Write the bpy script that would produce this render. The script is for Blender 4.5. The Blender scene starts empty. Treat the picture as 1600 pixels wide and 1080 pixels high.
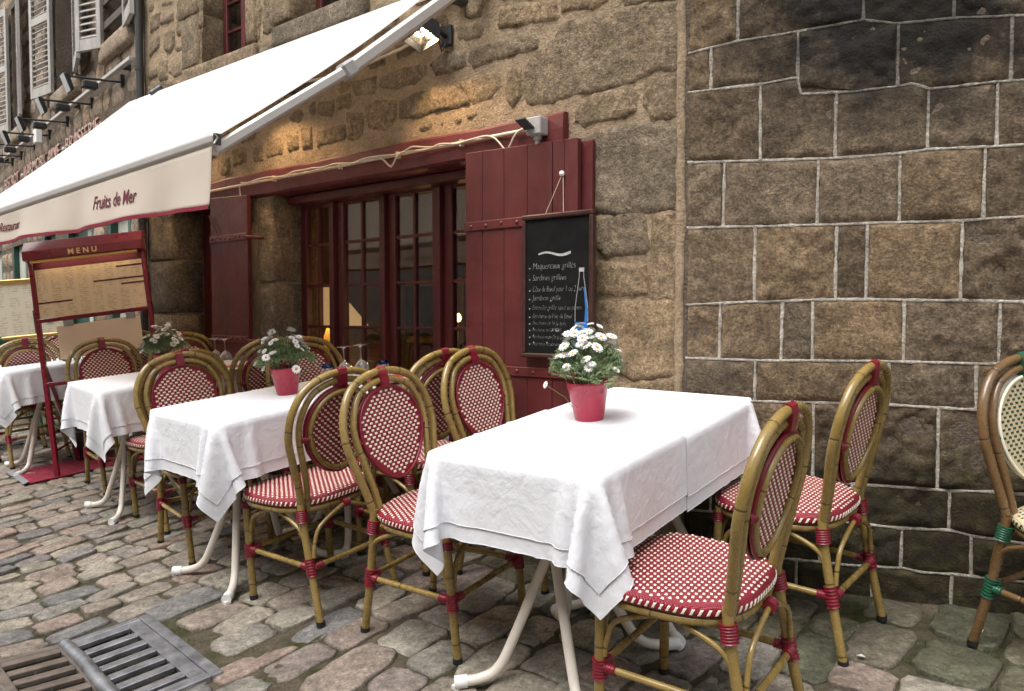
import bpy, bmesh, math, random
import numpy as np
from mathutils import Vector, Matrix, noise
from mathutils.geometry import delaunay_2d_cdt
random.seed(7)
SC = bpy.context.scene
COL = SC.collection
R = math.radians

# ---------------------------------------------------------------- camera
cam = bpy.data.cameras.new('camera')
cam.sensor_width = 36.0
cam.lens = 27.0
cam.clip_end = 300.0
cam.clip_start = 0.05
cam_ob = bpy.data.objects.new('camera', cam)
COL.objects.link(cam_ob)
cam_ob.location = (0, 0, 1.2)
cam_ob.rotation_euler = (math.pi / 2 - math.atan(50 / 1200), 0, 0)
SC.camera = cam_ob

# ---------------------------------------------------------------- sky, sun, exposure (overcast)
SUN_EL, SUN_AZ = 61.0, 222.0          # degrees; azimuth clockwise from +Y
world = bpy.data.worlds.new('World')
SC.world = world
world.use_nodes = True
wn = world.node_tree
wn.nodes.clear()
sky = wn.nodes.new('ShaderNodeTexSky')
sky.sky_type = 'NISHITA'
sky.sun_disc = False
sky.sun_elevation = R(SUN_EL)
sky.sun_rotation = R(SUN_AZ)
sky.air_density = 1.0
sky.dust_density = 5.0
sky.ozone_density = 0.6
hsv = wn.nodes.new('ShaderNodeHueSaturation')
hsv.inputs['Saturation'].default_value = 0.16
bg = wn.nodes.new('ShaderNodeBackground')
bg.inputs['Strength'].default_value = 0.15
wo = wn.nodes.new('ShaderNodeOutputWorld')
wn.links.new(sky.outputs[0], hsv.inputs['Color'])
wn.links.new(hsv.outputs[0], bg.inputs['Color'])
wn.links.new(bg.outputs[0], wo.inputs['Surface'])
sun = bpy.data.lights.new('sun', 'SUN')
sun.energy = 0.95
sun.angle = R(42)
sun.color = (1.0, 0.975, 0.94)
sun_ob = bpy.data.objects.new('sun', sun)
COL.objects.link(sun_ob)
_d = Vector((math.sin(R(SUN_AZ)) * math.cos(R(SUN_EL)), math.cos(R(SUN_AZ)) * math.cos(R(SUN_EL)), math.sin(R(SUN_EL))))
sun_ob.rotation_euler = _d.to_track_quat('Z', 'Y').to_euler()
sun_ob.location = (0, 0, 12)
SC.view_settings.view_transform = 'Standard'
SC.view_settings.look = 'None'
SC.view_settings.exposure = 0.97
SC.view_settings.gamma = 1.0
SC.view_settings.use_curve_mapping = False
SC.cycles.use_denoising = True
SC.cycles.max_bounces = 6
SC.cycles.diffuse_bounces = 3
SC.cycles.glossy_bounces = 3
SC.cycles.use_adaptive_sampling = True
SC.cycles.adaptive_threshold = 0.02
SC.cycles.transparent_max_bounces = 10
SC.cycles.sample_clamp_indirect = 6.0

# ---------------------------------------------------------------- object helpers
def tag(o, label=None, cat=None, group=None, kind=None):
    if label: o['label'] = label
    if cat: o['category'] = cat
    if group: o['group'] = group
    if kind: o['kind'] = kind
    return o

def empty(name, parent=None, loc=(0, 0, 0), rotz=0.0):
    o = bpy.data.objects.new(name, None)
    o.empty_display_size = 0.1
    COL.objects.link(o)
    o.parent = parent
    o.location = loc
    o.rotation_euler = (0, 0, rotz)
    return o

def link(name, me, mat=None, parent=None, loc=None, rot=None, scale=None):
    o = bpy.data.objects.new(name, me)
    COL.objects.link(o)
    if mat is not None and not me.materials:
        me.materials.append(mat)
    o.parent = parent
    if loc is not None: o.location = loc
    if rot is not None: o.rotation_euler = rot
    if scale is not None: o.scale = scale
    return o

def copy_tree(o, parent=None):
    c = o.copy()
    COL.objects.link(c)
    c.parent = parent
    for ch in o.children:
        copy_tree(ch, c)
    return c

class MB:
    """collects faces; build() links them as one mesh object"""
    def __init__(self):
        self.v, self.f, self.uv, self.sm = [], [], [], []
    def add(self, vs, fs, smooth=False, uvs=None):
        b = len(self.v)
        self.v += [tuple(p) for p in vs]
        for i, f in enumerate(fs):
            self.f.append([b + k for k in f])
            self.sm.append(smooth)
            self.uv.append(uvs[i] if uvs else None)
        return self
    def box(self, x0, x1, y0, y1, z0, z1):
        vs = [(x0, y0, z0), (x1, y0, z0), (x1, y1, z0), (x0, y1, z0), (x0, y0, z1), (x1, y0, z1), (x1, y1, z1), (x0, y1, z1)]
        fs = [(0, 3, 2, 1), (4, 5, 6, 7), (0, 1, 5, 4), (1, 2, 6, 5), (2, 3, 7, 6), (3, 0, 4, 7)]
        return self.add(vs, fs)
    def bar(self, a, b, w, h, up=(0, 0, 1)):
        a, b = Vector(a), Vector(b)
        d = (b - a).normalized()
        u = Vector(up)
        s = d.cross(u).normalized()
        u = s.cross(d).normalized()
        vs = []
        for p in (a, b):
            for i, j in ((-1, -1), (1, -1), (1, 1), (-1, 1)):
                vs.append(p + s * (i * w / 2) + u * (j * h / 2))
        return self.add(vs, [(0, 1, 2, 3), (7, 6, 5, 4), (0, 4, 5, 1), (1, 5, 6, 2), (2, 6, 7, 3), (3, 7, 4, 0)])
    def tube(self, pts, r, n=10, closed=False, caps=True):
        pts = [Vector(p) for p in pts]
        m = len(pts)
        rr = r if isinstance(r, (list, tuple)) else [r] * m
        tans = []
        for i in range(m):
            if closed: t = pts[(i + 1) % m] - pts[i - 1]
            else: t = pts[min(i + 1, m - 1)] - pts[max(i - 1, 0)]
            tans.append(t.normalized())
        ref = Vector((0, 0, 1)) if abs(tans[0].z) < 0.9 else Vector((0, 1, 0))
        s = tans[0].cross(ref).normalized()
        vs, L, acc = [], [], 0.0
        for i in range(m):
            if i: acc += (pts[i] - pts[i - 1]).length
            L.append(acc)
            s = (s - tans[i] * s.dot(tans[i])).normalized()
            u = tans[i].cross(s)
            for k in range(n):
                a = 2 * math.pi * k / n
                vs.append(pts[i] + (s * math.cos(a) + u * math.sin(a)) * rr[i])
        fs, uvs = [], []
        for i in range(m if closed else m - 1):
            j = (i + 1) % m
            l0, l1 = L[i], (L[j] if j else acc + (pts[0] - pts[-1]).length)
            for k in range(n):
                k2 = (k + 1) % n
                fs.append((i * n + k, i * n + k2, j * n + k2, j * n + k))
                uvs.append([(k / n, l0), ((k + 1) / n, l0), ((k + 1) / n, l1), (k / n, l1)])
        self.add(vs, fs, True, uvs)
        if caps and not closed:
            self.add([vs[k] for k in range(n)][::-1], [tuple(range(n))])
            self.add(vs[-n:], [tuple(range(n))])
        return self
    def lathe(self, prof, n=20, smooth=True, center=(0, 0)):
        vs, fs = [], []
        m = len(prof)
        for r, z in prof:
            for k in range(n):
                a = 2 * math.pi * k / n
                vs.append((center[0] + r * math.cos(a), center[1] + r * math.sin(a), z))
        for i in range(m - 1):
            for k in range(n):
                k2 = (k + 1) % n
                fs.append((i * n + k, i * n + k2, (i + 1) * n + k2, (i + 1) * n + k))
        self.add(vs, fs, smooth)
        return self
    def mesh(self, name, bevel=0.0):
        me = bpy.data.meshes.new(name)
        me.from_pydata(self.v, [], self.f)
        me.polygons.foreach_set('use_smooth', self.sm)
        if any(u is not None for u in self.uv):
            ul = me.uv_layers.new(name='UVMap')
            k = 0
            for f, u in zip(self.f, self.uv):
                for j in range(len(f)):
                    ul.data[k].uv = u[j] if u else (0, 0)
                    k += 1
        if bevel > 0:
            bm = bmesh.new(); bm.from_mesh(me)
            bmesh.ops.remove_doubles(bm, verts=bm.verts, dist=1e-6)
            bmesh.ops.bevel(bm, geom=[e for e in bm.edges if len(e.link_faces) == 2 and e.calc_face_angle(0) > 0.6], offset=bevel, segments=1, affect='EDGES', clamp_overlap=True)
            bm.to_mesh(me); bm.free()
        me.update()
        return me
    def build(self, name, mat, parent=None, bevel=0.0, **kw):
        return link(name, self.mesh(name, bevel), mat, parent, **kw)

def grid_mesh(name, P, smooth=True, uvscale=None):
    """P: array (ny, nx, 3)"""
    ny, nx = P.shape[:2]
    me = bpy.data.meshes.new(name)
    idx = np.arange(ny * nx).reshape(ny, nx)
    f = np.stack([idx[:-1, :-1], idx[:-1, 1:], idx[1:, 1:], idx[1:, :-1]], -1).reshape(-1, 4)
    me.from_pydata(P.reshape(-1, 3).tolist(), [], f.tolist())
    if smooth: me.polygons.foreach_set('use_smooth', [True] * len(me.polygons))
    if uvscale:
        ul = me.uv_layers.new(name='UVMap')
        uv = np.stack(np.meshgrid(np.linspace(0, uvscale[0], nx), np.linspace(0, uvscale[1], ny)), -1).reshape(-1, 2)
        ul.data.foreach_set('uv', uv[f.reshape(-1)].reshape(-1).tolist())
    me.update()
    return me

def text_mesh(s, size, extrude=0.001, shear=0.0, align='LEFT', bold=0.0, wobble=0.0, sx=1.0, space=1.0):
    cu = bpy.data.curves.new('text', 'FONT')
    cu.body = s; cu.size = size; cu.extrude = extrude; cu.shear = shear; cu.align_x = align; cu.offset = bold
    cu.space_character = space
    cu.resolution_u = 3
    ob = bpy.data.objects.new('text', cu)
    COL.objects.link(ob)
    dg = bpy.context.evaluated_depsgraph_get()
    me = bpy.data.meshes.new_from_object(ob.evaluated_get(dg))
    bpy.data.objects.remove(ob); bpy.data.curves.remove(cu)
    for v in me.vertices:
        x, y, z = v.co
        if wobble:
            q = noise.noise_vector((x / size * 1.3 + len(s), y / size * 1.3, 1.7))
            q2 = noise.noise_vector((x / size * 4 + len(s), y / size * 4, 5.7))
            x += q.x * wobble * size + q2.x * wobble * .4 * size; y += q.y * wobble * size + q2.y * wobble * .4 * size
        v.co = (x * sx, -z, y)          # upright, facing -Y
    return me

# ---------------------------------------------------------------- the street's plan (metres; camera stands at the origin)
K = Vector((.681, 3.145))                       # corner between the two stone houses
def frame(deg):
    a = R(deg)
    return Vector((math.cos(a), -math.sin(a))), Vector((-math.sin(a), -math.cos(a)))
U1, N1 = frame(39.0)
UR, NR = frame(22.0)
U2, N2 = frame(47.5)
T2 = 4.504
K2 = K - U1 * T2
def wall_dist(x, y):
    p = Vector((x, y))
    return max((p - K).dot(N1), (p - K).dot(NR), (p - K2).dot(N2))
def gz(x, y):
    d = min(max(wall_dist(x, y), -1.0), 6.0)
    return .14 - .10 * d if d < 1.75 else -.035 + .05 * (d - 1.75)
def gnormal(x, y):
    e = .05
    return Vector((-(gz(x + e, y) - gz(x - e, y)) / (2 * e), -(gz(x, y + e) - gz(x, y - e)) / (2 * e), 1)).normalized()
def stand(o, x, y, face=None, dz=0.0, rotz=None, scale=1.0):
    """put o on the ground at x, y; face = direction of local +Y, or rotz in radians"""
    n = gnormal(x, y)
    if face is None: face = (-math.sin(rotz or 0), math.cos(rotz or 0))
    f = Vector((face[0], face[1], 0))
    f = (f - n * f.dot(n)).normalized()
    r = f.cross(n).normalized()
    m = Matrix((r, f, n)).transposed().to_4x4() @ Matrix.Scale(scale, 4)
    m.translation = Vector((x, y, gz(x, y))) + n * dz
    o.matrix_world = m
    return o
# traced outlines, in metres on each wall (x along the wall, z up)
RUBBLE = [[(-0.589, 2.494), (-0.275, 2.489), (-0.121, 2.469), (-0.037, 2.453), (-0.03, 2.188), (-0.149, 2.207), (-0.241, 2.18), (-0.517, 2.184), (-0.636, 2.171), (-0.76, 2.188), (-0.792, 2.263), (-0.786, 2.341), (-0.71, 2.415), (-0.613, 2.442)], [(-0.943, 2.668), (-0.799, 2.652), (-0.637, 2.621), (-0.619, 2.53), (-0.799, 2.548), (-0.957, 2.569)], [(-1.131, 2.515), (-0.97, 2.516), (-0.773, 2.498), (-0.723, 2.462), (-0.748, 2.413), (-0.917, 2.428), (-1.11, 2.416), (-1.139, 2.453)], [(-0.857, 2.386), (-0.818, 2.348), (-0.824, 2.239), (-0.877, 2.179), (-0.919, 2.245), (-0.903, 2.334)], [(-1.212, 2.351), (-1.11, 2.374), (-0.971, 2.363), (-0.95, 2.292), (-1.026, 2.243), (-1.125, 2.239)], [(-1.425, 2.49), (-1.316, 2.533), (-1.189, 2.506), (-1.189, 2.442), (-1.271, 2.426), (-1.378, 2.431)], [(-1.801, 2.495), (-1.62, 2.517), (-1.472, 2.494), (-1.457, 2.441), (-1.538, 2.417), (-1.689, 2.416), (-1.802, 2.442)], [(-1.522, 2.363), (-1.302, 2.356), (-1.227, 2.332), (-1.154, 2.25), (-1.227, 2.241), (-1.411, 2.244), (-1.49, 2.234), (-1.639, 2.246), (-1.647, 2.34)], [(-1.929, 2.352), (-1.829, 2.377), (-1.698, 2.348), (-1.69, 2.255), (-1.76, 2.207), (-1.912, 2.242)], [(-2.049, 2.518), (-1.881, 2.51), (-1.846, 2.468), (-1.864, 2.424), (-2.012, 2.438)], [(-2.089, 2.342), (-1.994, 2.327), (-1.967, 2.274), (-1.996, 2.194), (-2.082, 2.194)], [(-0.505, 2.115), (-0.414, 2.156), (-0.262, 2.166), (-0.209, 2.12), (-0.219, 2.05), (-0.358, 2.035), (-0.459, 2.027), (-0.505, 2.058)], [(-0.158, 2.173), (-0.069, 2.182), (-0.035, 2.167), (-0.033, 2.002), (-0.127, 1.999), (-0.168, 2.077)], [(-0.447, 1.964), (-0.358, 1.989), (-0.167, 1.983), (-0.03, 1.954), (-0.026, 1.827), (-0.025, 1.638), (-0.248, 1.63), (-0.446, 1.67)], [(-0.589, 2.666), (-0.34, 2.601), (-0.35, 2.549), (-0.416, 2.533), (-0.577, 2.554)], [(-1.176, 2.2), (-1.068, 2.193), (-1.061, 2.176), (-1.168, 2.174)], [(-1.364, 2.181), (-1.31, 2.177), (-1.307, 2.157), (-1.356, 2.167)], [(-1.257, 2.181), (-1.212, 2.185), (-1.21, 2.163), (-1.25, 2.159)], [(-1.24, 2.645), (-1.109, 2.636), (-1.053, 2.592), (-1.081, 2.546), (-1.226, 2.567)], [(-1.166, 2.744), (-1.053, 2.711), (-1.081, 2.655), (-1.189, 2.67)], [(-0.297, 2.599), (-0.038, 2.53), (-0.042, 2.467), (-0.254, 2.498)], [(-0.97, 2.777), (-0.637, 2.689), (-0.637, 2.641), (-0.943, 2.693)], [(-1.686, 2.646), (-1.52, 2.643), (-1.52, 2.587), (-1.67, 2.573)], [(-0.399, 1.62), (-0.17, 1.622), (-0.143, 1.474), (-0.169, 1.452), (-0.348, 1.449), (-0.398, 1.488)], [(-0.128, 1.607), (-0.028, 1.61), (-0.025, 1.263), (-0.141, 1.258), (-0.136, 1.451)], [(-0.398, 1.427), (-0.162, 1.405), (-0.154, 1.294), (-0.208, 1.274), (-0.397, 1.286)], [(-0.397, 1.243), (-0.044, 1.249), (-0.029, 1.056), (-0.041, 0.952), (-0.205, 0.92), (-0.396, 0.996)], [(-0.395, 0.891), (-0.205, 0.91), (-0.034, 0.935), (-0.033, 0.779), (-0.394, 0.748)], [(-4.0, 3.45), (-3.671, 3.396), (-3.677, 3.21), (-3.999, 3.217)], [(-4.197, 3.291), (-4.056, 3.269), (-4.05, 3.16), (-4.122, 3.121), (-4.202, 3.153)], [(-4.115, 3.035), (-3.966, 3.03), (-3.94, 2.932), (-4.068, 2.937), (-4.137, 2.98)], [(-4.287, 3.09), (-4.164, 3.075), (-4.159, 2.935), (-4.283, 2.938)], [(-4.419, 3.26), (-4.28, 3.28), (-4.283, 3.2), (-4.424, 3.138)], [(-3.78, 3.158), (-3.678, 3.182), (-3.683, 2.901), (-3.761, 2.898)], [(-3.082, 3.255), (-2.973, 3.228), (-2.945, 3.152), (-2.964, 2.968), (-3.086, 2.973)], [(-2.905, 3.21), (-2.78, 3.179), (-2.791, 2.996), (-2.873, 2.973), (-2.926, 2.993)], [(-3.877, 3.103), (-3.83, 3.083), (-3.85, 3.049), (-3.907, 3.061)], [(-4.04, 3.148), (-3.904, 3.138), (-3.896, 3.107), (-4.023, 3.095)], [(-4.454, 2.929), (-4.252, 2.932), (-4.089, 2.912), (-4.092, 2.823), (-4.449, 2.784)], [(-4.05, 2.895), (-3.913, 2.879), (-3.907, 2.79), (-4.054, 2.787)], [(-4.229, 3.508), (-4.107, 3.497), (-4.059, 3.465), (-4.21, 3.463)], [(-4.255, 3.394), (-4.071, 3.399), (-4.063, 3.339), (-4.236, 3.34)], [(-4.389, 3.446), (-4.242, 3.456), (-4.277, 3.339), (-4.405, 3.328)], [(-3.87, 3.015), (-3.823, 3.015), (-3.815, 2.946), (-3.863, 2.946)], [(-2.064, 2.519), (-1.856, 2.511), (-1.845, 2.432), (-2.027, 2.441)], [(-2.366, 2.459), (-2.219, 2.45), (-2.234, 2.354), (-2.368, 2.384)], [(-2.104, 2.349), (-1.967, 2.327), (-1.968, 2.201), (-2.093, 2.202)], [(-2.369, 2.292), (-2.13, 2.289), (-2.119, 2.206), (-2.371, 2.2)], [(-2.537, 2.334), (-2.424, 2.317), (-2.426, 2.199), (-2.525, 2.195)], [(-2.193, 2.462), (-2.077, 2.457), (-2.066, 2.375), (-2.181, 2.386)], [(-2.684, 2.321), (-2.566, 2.329), (-2.568, 2.218), (-2.671, 2.214)], [(-1.927, 2.619), (-1.785, 2.621), (-1.785, 2.567), (-1.903, 2.56)], [(-3.06, 2.284), (-2.963, 2.289), (-2.949, 2.196), (-3.046, 2.181)], [(-3.297, 2.297), (-3.143, 2.295), (-3.146, 2.202), (-3.283, 2.191)], [(-2.898, 2.316), (-2.744, 2.33), (-2.731, 2.204), (-2.885, 2.197)]]
COURSES = [[(0.007, 2.588), (1.25, 2.422)], [(0.01, 2.242), (0.223, 2.267), (0.43, 2.274), (0.672, 2.286), (0.781, 2.258), (0.966, 2.251), (1.177, 2.231), (1.255, 2.224)], [(0.012, 2.089), (0.314, 2.091), (0.443, 2.102), (0.456, 2.038), (0.647, 2.027), (0.795, 2.032), (0.834, 2.037), (0.891, 2.011), (1.098, 2.012), (1.182, 2.01), (1.26, 2.01)], [(0.014, 1.81), (0.318, 1.797), (0.589, 1.785), (0.8, 1.787), (0.896, 1.794), (1.112, 1.787), (1.188, 1.788), (1.266, 1.79)], [(0.017, 1.547), (0.293, 1.542), (0.588, 1.537), (0.795, 1.535), (1.004, 1.533), (1.194, 1.538), (1.272, 1.538)], [(0.02, 1.235), (0.297, 1.245), (0.593, 1.253), (1.01, 1.247), (1.201, 1.24), (1.279, 1.236)], [(0.016, 1.019), (0.302, 1.015), (0.744, 1.022), (1.077, 1.02), (1.206, 1.021), (1.284, 1.019)], [(0.018, 0.853), (0.343, 0.853), (0.747, 0.861), (1.049, 0.853), (1.21, 0.851), (1.288, 0.849)], [(0.021, 0.545), (0.347, 0.547), (0.646, 0.554), (0.985, 0.554), (1.119, 0.562), (1.217, 0.561), (1.295, 0.561)], [(0.022, 0.395), (0.362, 0.397), (0.66, 0.403), (0.825, 0.401), (0.993, 0.41), (1.07, 0.395), (1.221, 0.387), (1.3, 0.384)], [(0.024, 0.23), (0.364, 0.235), (0.651, 0.239), (0.839, 0.251), (0.907, 0.242), (1.018, 0.248), (1.224, 0.249), (1.303, 0.248)], [(0.025, 0.065), (0.404, 0.089), (1.228, 0.092), (1.307, 0.091)]]
JOINTS = [[0.221, 0.67, 0.964], [0.12, 0.445, 0.788, 1.143], [0.312, 0.582, 0.89, 1.105], [0.173, 0.522, 0.802], [0.297, 0.591, 0.696, 1.005], [0.164, 0.399, 0.512, 0.826, 1.128], [0.303, 0.78, 1.063], [0.247, 0.521, 0.946], [0.135, 0.399, 0.659, 0.986], [0.244, 0.552, 0.832, 1.06], [0.124, 0.467, 0.736, 0.998]]
WEDGE = [(0.314, 2.091), (0.443, 2.102), (0.456, 2.038), (0.32, 2.028)]

# ---------------------------------------------------------------- materials
class Nt:
    def __init__(self, name):
        self.m = bpy.data.materials.new(name); self.m.use_nodes = True
        self.t = self.m.node_tree; self.t.nodes.clear()
        self.o = self.t.nodes.new('ShaderNodeOutputMaterial')
        self.b = self.t.nodes.new('ShaderNodeBsdfPrincipled')
        self.t.links.new(self.b.outputs[0], self.o.inputs['Surface'])
    def n(self, typ, **kw):
        nd = self.t.nodes.new(typ)
        for k, v in kw.items(): setattr(nd, k, v)
        return nd
    def l(self, a, b): self.t.links.new(a, b)
    def s(self, inp, val):
        i = self.b.inputs[inp]
        if hasattr(val, 'is_linked') or hasattr(val, 'links'): self.l(val, i)
        else: i.default_value = val if not isinstance(val, tuple) else (*val, 1)[:4]
    def coord(self, which='Object'):
        if not hasattr(self, '_tc'): self._tc = self.n('ShaderNodeTexCoord')
        return self._tc.outputs[which]
    def noise(self, scale, detail=4, rough=.55, co=None, dist=0.0, sc3=None):
        co = co or self.coord()
        if sc3:
            mp = self.n('ShaderNodeMapping'); mp.inputs['Scale'].default_value = sc3
            self.l(co, mp.inputs[0]); co = mp.outputs[0]
        t = self.n('ShaderNodeTexNoise')
        t.inputs['Scale'].default_value = scale; t.inputs['Detail'].default_value = detail
        t.inputs['Roughness'].default_value = rough; t.inputs['Distortion'].default_value = dist
        self.l(co, t.inputs['Vector'])
        return t.outputs['Fac']
    def ramp(self, fac, stops, const=False):
        r = self.n('ShaderNodeValToRGB')
        if const: r.color_ramp.interpolation = 'CONSTANT'
        e = r.color_ramp.elements
        while len(e) < len(stops): e.new(.5)
        for i, (p, c) in enumerate(stops):
            e[i].position = p
            e[i].color = (c, c, c, 1) if isinstance(c, (int, float)) else (*c, 1)
        self.l(fac, r.inputs[0])
        return r.outputs[0]
    def mix(self, fac, a, b, typ='MIX'):
        x = self.n('ShaderNodeMixRGB', blend_type=typ)
        for i, v in ((0, fac), (1, a), (2, b)):
            if hasattr(v, 'links'): self.l(v, x.inputs[i])
            elif i == 0: x.inputs[0].default_value = v
            else: x.inputs[i].default_value = (*v, 1) if isinstance(v, tuple) else (v, v, v, 1)
        return x.outputs[0]
    def math(self, op, a, b=0.0, c=None):
        x = self.n('ShaderNodeMath', operation=op)
        for i, v in enumerate((a, b, c)):
            if v is None: continue
            if hasattr(v, 'links'): self.l(v, x.inputs[i])
            else: x.inputs[i].default_value = v
        return x.outputs[0]
    def bump(self, h, strength=.4, dist=.01):
        x = self.n('ShaderNodeBump'); x.inputs['Strength'].default_value = strength; x.inputs['Distance'].default_value = dist
        self.l(h, x.inputs['Height']); self.l(x.outputs[0], self.b.inputs['Normal'])
    def rnd(self): return self.n('ShaderNodeObjectInfo').outputs['Random']
    def xyz(self, co=None):
        x = self.n('ShaderNodeSeparateXYZ'); self.l(co or self.coord(), x.inputs[0]); return x.outputs

def plain(name, col, rough=.5, metal=0.0, var=.12, nscale=30, bump=0.0, bscale=80, bdist=.002, spec=None, coat=0.0, rvar=.1):
    k = Nt(name)
    nz = k.noise(nscale, 4)
    lo = tuple(c * (1 - var) for c in col); hi = tuple(min(1, c * (1 + var)) for c in col)
    k.s('Base Color', k.ramp(nz, [(.3, lo), (.7, hi)]))
    k.s('Roughness', k.ramp(k.noise(nscale * 1.7, 3), [(.3, max(0.02, rough - rvar)), (.7, min(1, rough + rvar))]))
    k.s('Metallic', metal)
    if spec is not None: k.s('Specular IOR Level', spec)
    if coat: k.s('Coat Weight', coat); k.s('Coat Roughness', .12)
    if bump: k.bump(k.noise(bscale, 5), bump, bdist)
    return k.m

def stone_mat(name, stops, speck=.5, moss=0.0, soot=False, bscale=55, rnd_attr=False, cs=1.0, world=False, lowmoss=None, tintvar=.3, bstr=.7, rough=.85):
    k = Nt(name)
    if rnd_attr:
        a = k.n('ShaderNodeAttribute', attribute_name='rnd'); r = a.outputs['Fac']
    else:
        r = k.rnd()
    co = k.n('ShaderNodeNewGeometry').outputs['Position'] if world else k.coord()
    off = k.n('ShaderNodeVectorMath', operation='ADD')
    sc = k.math('MULTIPLY', r, 37.0)
    k.l(co, off.inputs[0]); cx = k.n('ShaderNodeCombineXYZ'); k.l(sc, cx.inputs[0]); k.l(sc, cx.inputs[2]); k.l(cx.outputs[0], off.inputs[1])
    cv = off.outputs[0]
    base = k.ramp(r, stops)
    big = k.noise(7 * cs, 4, .6, cv)
    base = k.mix(.85, base, k.ramp(big, [(.25, .55), (.5, .95), (.75, 1.45)]), 'MULTIPLY')
    fine = k.noise(95 * cs, 4, .7, cv)
    base = k.mix(speck, base, k.ramp(fine, [(.3, .45), (.5, 1.0), (.68, 1.7)]), 'MULTIPLY')
    mid = k.noise(34 * cs, 5, .65, cv)
    base = k.mix(.8, base, k.ramp(mid, [(.28, .45), (.5, 1.0), (.72, 1.6)]), 'MULTIPLY')
    X = k.xyz()
    if moss:
        mm = k.noise(3.2, 6, .7)
        f = k.ramp(mm, [(.52, 0), (.68, moss)])
        base = k.mix(f, base, (.055, .065, .022))
    if lowmoss:
        # algae where the wall meets the wet ground: a ragged band
        h = k.math('ADD', X[2], k.math('MULTIPLY', k.noise(4.5, 6, .7), -lowmoss[1]))
        f = k.ramp(h, [(max(0, lowmoss[0] - .3), .85), (lowmoss[0], 0)])
        base = k.mix(f, base, k.ramp(k.noise(14, 5), [(.38, (.012, .011, .008)), (.58, (.03, .027, .012)), (.76, (.075, .08, .02))]))
    if soot:
        # black crust under a dripping gutter: its own ragged shape on the stone
        dx = k.math('SUBTRACT', X[0], .78); dz = k.math('SUBTRACT', X[2], 2.32)
        dd = k.math('SQRT', k.math('ADD', k.math('MULTIPLY', k.math('MULTIPLY', dx, dx), 1.6), k.math('MULTIPLY', k.math('MULTIPLY', dz, dz), 3.2)))
        dd = k.math('ADD', dd, k.math('MULTIPLY', k.math('SUBTRACT', k.noise(5, 6, .7), .5), 1.5))
        f = k.ramp(dd, [(.38, .975), (.95, 0)])
        base = k.mix(f, base, (.011, .009, .007))
    k.s('Base Color', base)
    k.s('Roughness', rough)
    k.s('Specular IOR Level', .25)
    hb = k.mix(.5, mid, fine)
    k.bump(hb, bstr, .02)
    return k.m

M = {}
M['ashlar'] = stone_mat('ashlar_stone', [(0, (.092, .067, .043)), (.2, (.148, .104, .062)), (.4, (.115, .088, .06)), (.6, (.178, .124, .073)), (.8, (.105, .076, .049)), (1, (.155, .116, .077))], speck=.9, soot=True, lowmoss=(.62, .42), bstr=.7)
M['rubble'] = stone_mat('rubble_stone', [(0, (.23, .168, .106)), (.3, (.185, .14, .094)), (.6, (.26, .185, .11)), (.85, (.15, .12, .088)), (1, (.275, .2, .125))], speck=.85, moss=.45, bstr=.9)
M['house_stone'] = stone_mat('far_house_stone', [(0, (.3, .23, .165)), (.35, (.24, .195, .15)), (.65, (.35, .25, .165)), (1, (.28, .23, .18))], speck=.4)
COB = [(0, (.19, .174, .148)), (.14, (.26, .232, .185)), (.3, (.222, .172, .143)), (.44, (.155, .15, .145)), (.58, (.275, .243, .19)), (.72, (.2, .176, .153)), (.84, (.25, .185, .15)), (1, (.225, .203, .168))]
M['cobble'] = stone_mat('cobble_stone', COB, speck=.6, moss=.15, bstr=.4, rough=.62, world=True)
M['cobble_far'] = stone_mat('cobble_stone_far', COB, speck=.6, moss=.15, bstr=.45, rnd_attr=True, rough=.62)

def soot_mix(k, base):
    # black crust under a dripping gutter: its own ragged shape on the stone
    X = k.xyz()
    dx = k.math('SUBTRACT', X[0], .78); dz = k.math('SUBTRACT', X[2], 2.32)
    dd = k.math('SQRT', k.math('ADD', k.math('MULTIPLY', k.math('MULTIPLY', dx, dx), 1.6), k.math('MULTIPLY', k.math('MULTIPLY', dz, dz), 3.2)))
    dd = k.math('ADD', dd, k.math('MULTIPLY', k.math('SUBTRACT', k.noise(5, 6, .7), .5), 1.5))
    f = k.ramp(dd, [(.38, .975), (.95, 0)])
    return k.mix(f, base, (.011, .009, .007))

M['mossy'] = stone_mat('mossy_cobble', [(0, (.1, .094, .062)), (.35, (.135, .12, .08)), (.65, (.085, .085, .055)), (1, (.15, .13, .095))], speck=.6, bstr=.5, rough=.6, world=True)
def mortar(name, col, light=1.35, moss=0.0, bs=45, soot=False):
    k = Nt(name)
    c = k.mix(.8, col, k.ramp(k.noise(6, 6, .65), [(.3, .68), (.7, light)]), 'MULTIPLY')
    c = k.mix(.75, c, k.ramp(k.noise(80, 5, .75), [(.3, .5), (.5, 1), (.7, 1.5)]), 'MULTIPLY')
    if moss:
        c = k.mix(k.ramp(k.noise(5, 7, .72), [(.46, 0), (.62, moss)]), c, k.ramp(k.noise(60, 4), [(.3, (.02, .022, .008)), (.7, (.075, .085, .022))]))
    if soot: c = k.mix(.75, c, soot_mix(k, c))
    k.s('Base Color', c); k.s('Roughness', .92); k.s('Specular IOR Level', .2)
    k.bump(k.mix(.5, k.noise(bs, 6, .7), k.noise(90, 4, .7)), 1.0, .025)
    return k.m
M['mortar'] = mortar('sand_mortar', (.36, .27, .178), 1.3, bs=30)
M['pointing'] = mortar('white_pointing', (.5, .455, .39), 1.5, soot=True)
M['grey_mortar'] = mortar('grey_mortar', (.15, .118, .09))
M['joint_soil'] = mortar('joint_soil', (.135, .113, .078), 1.35, moss=.85)

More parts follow.
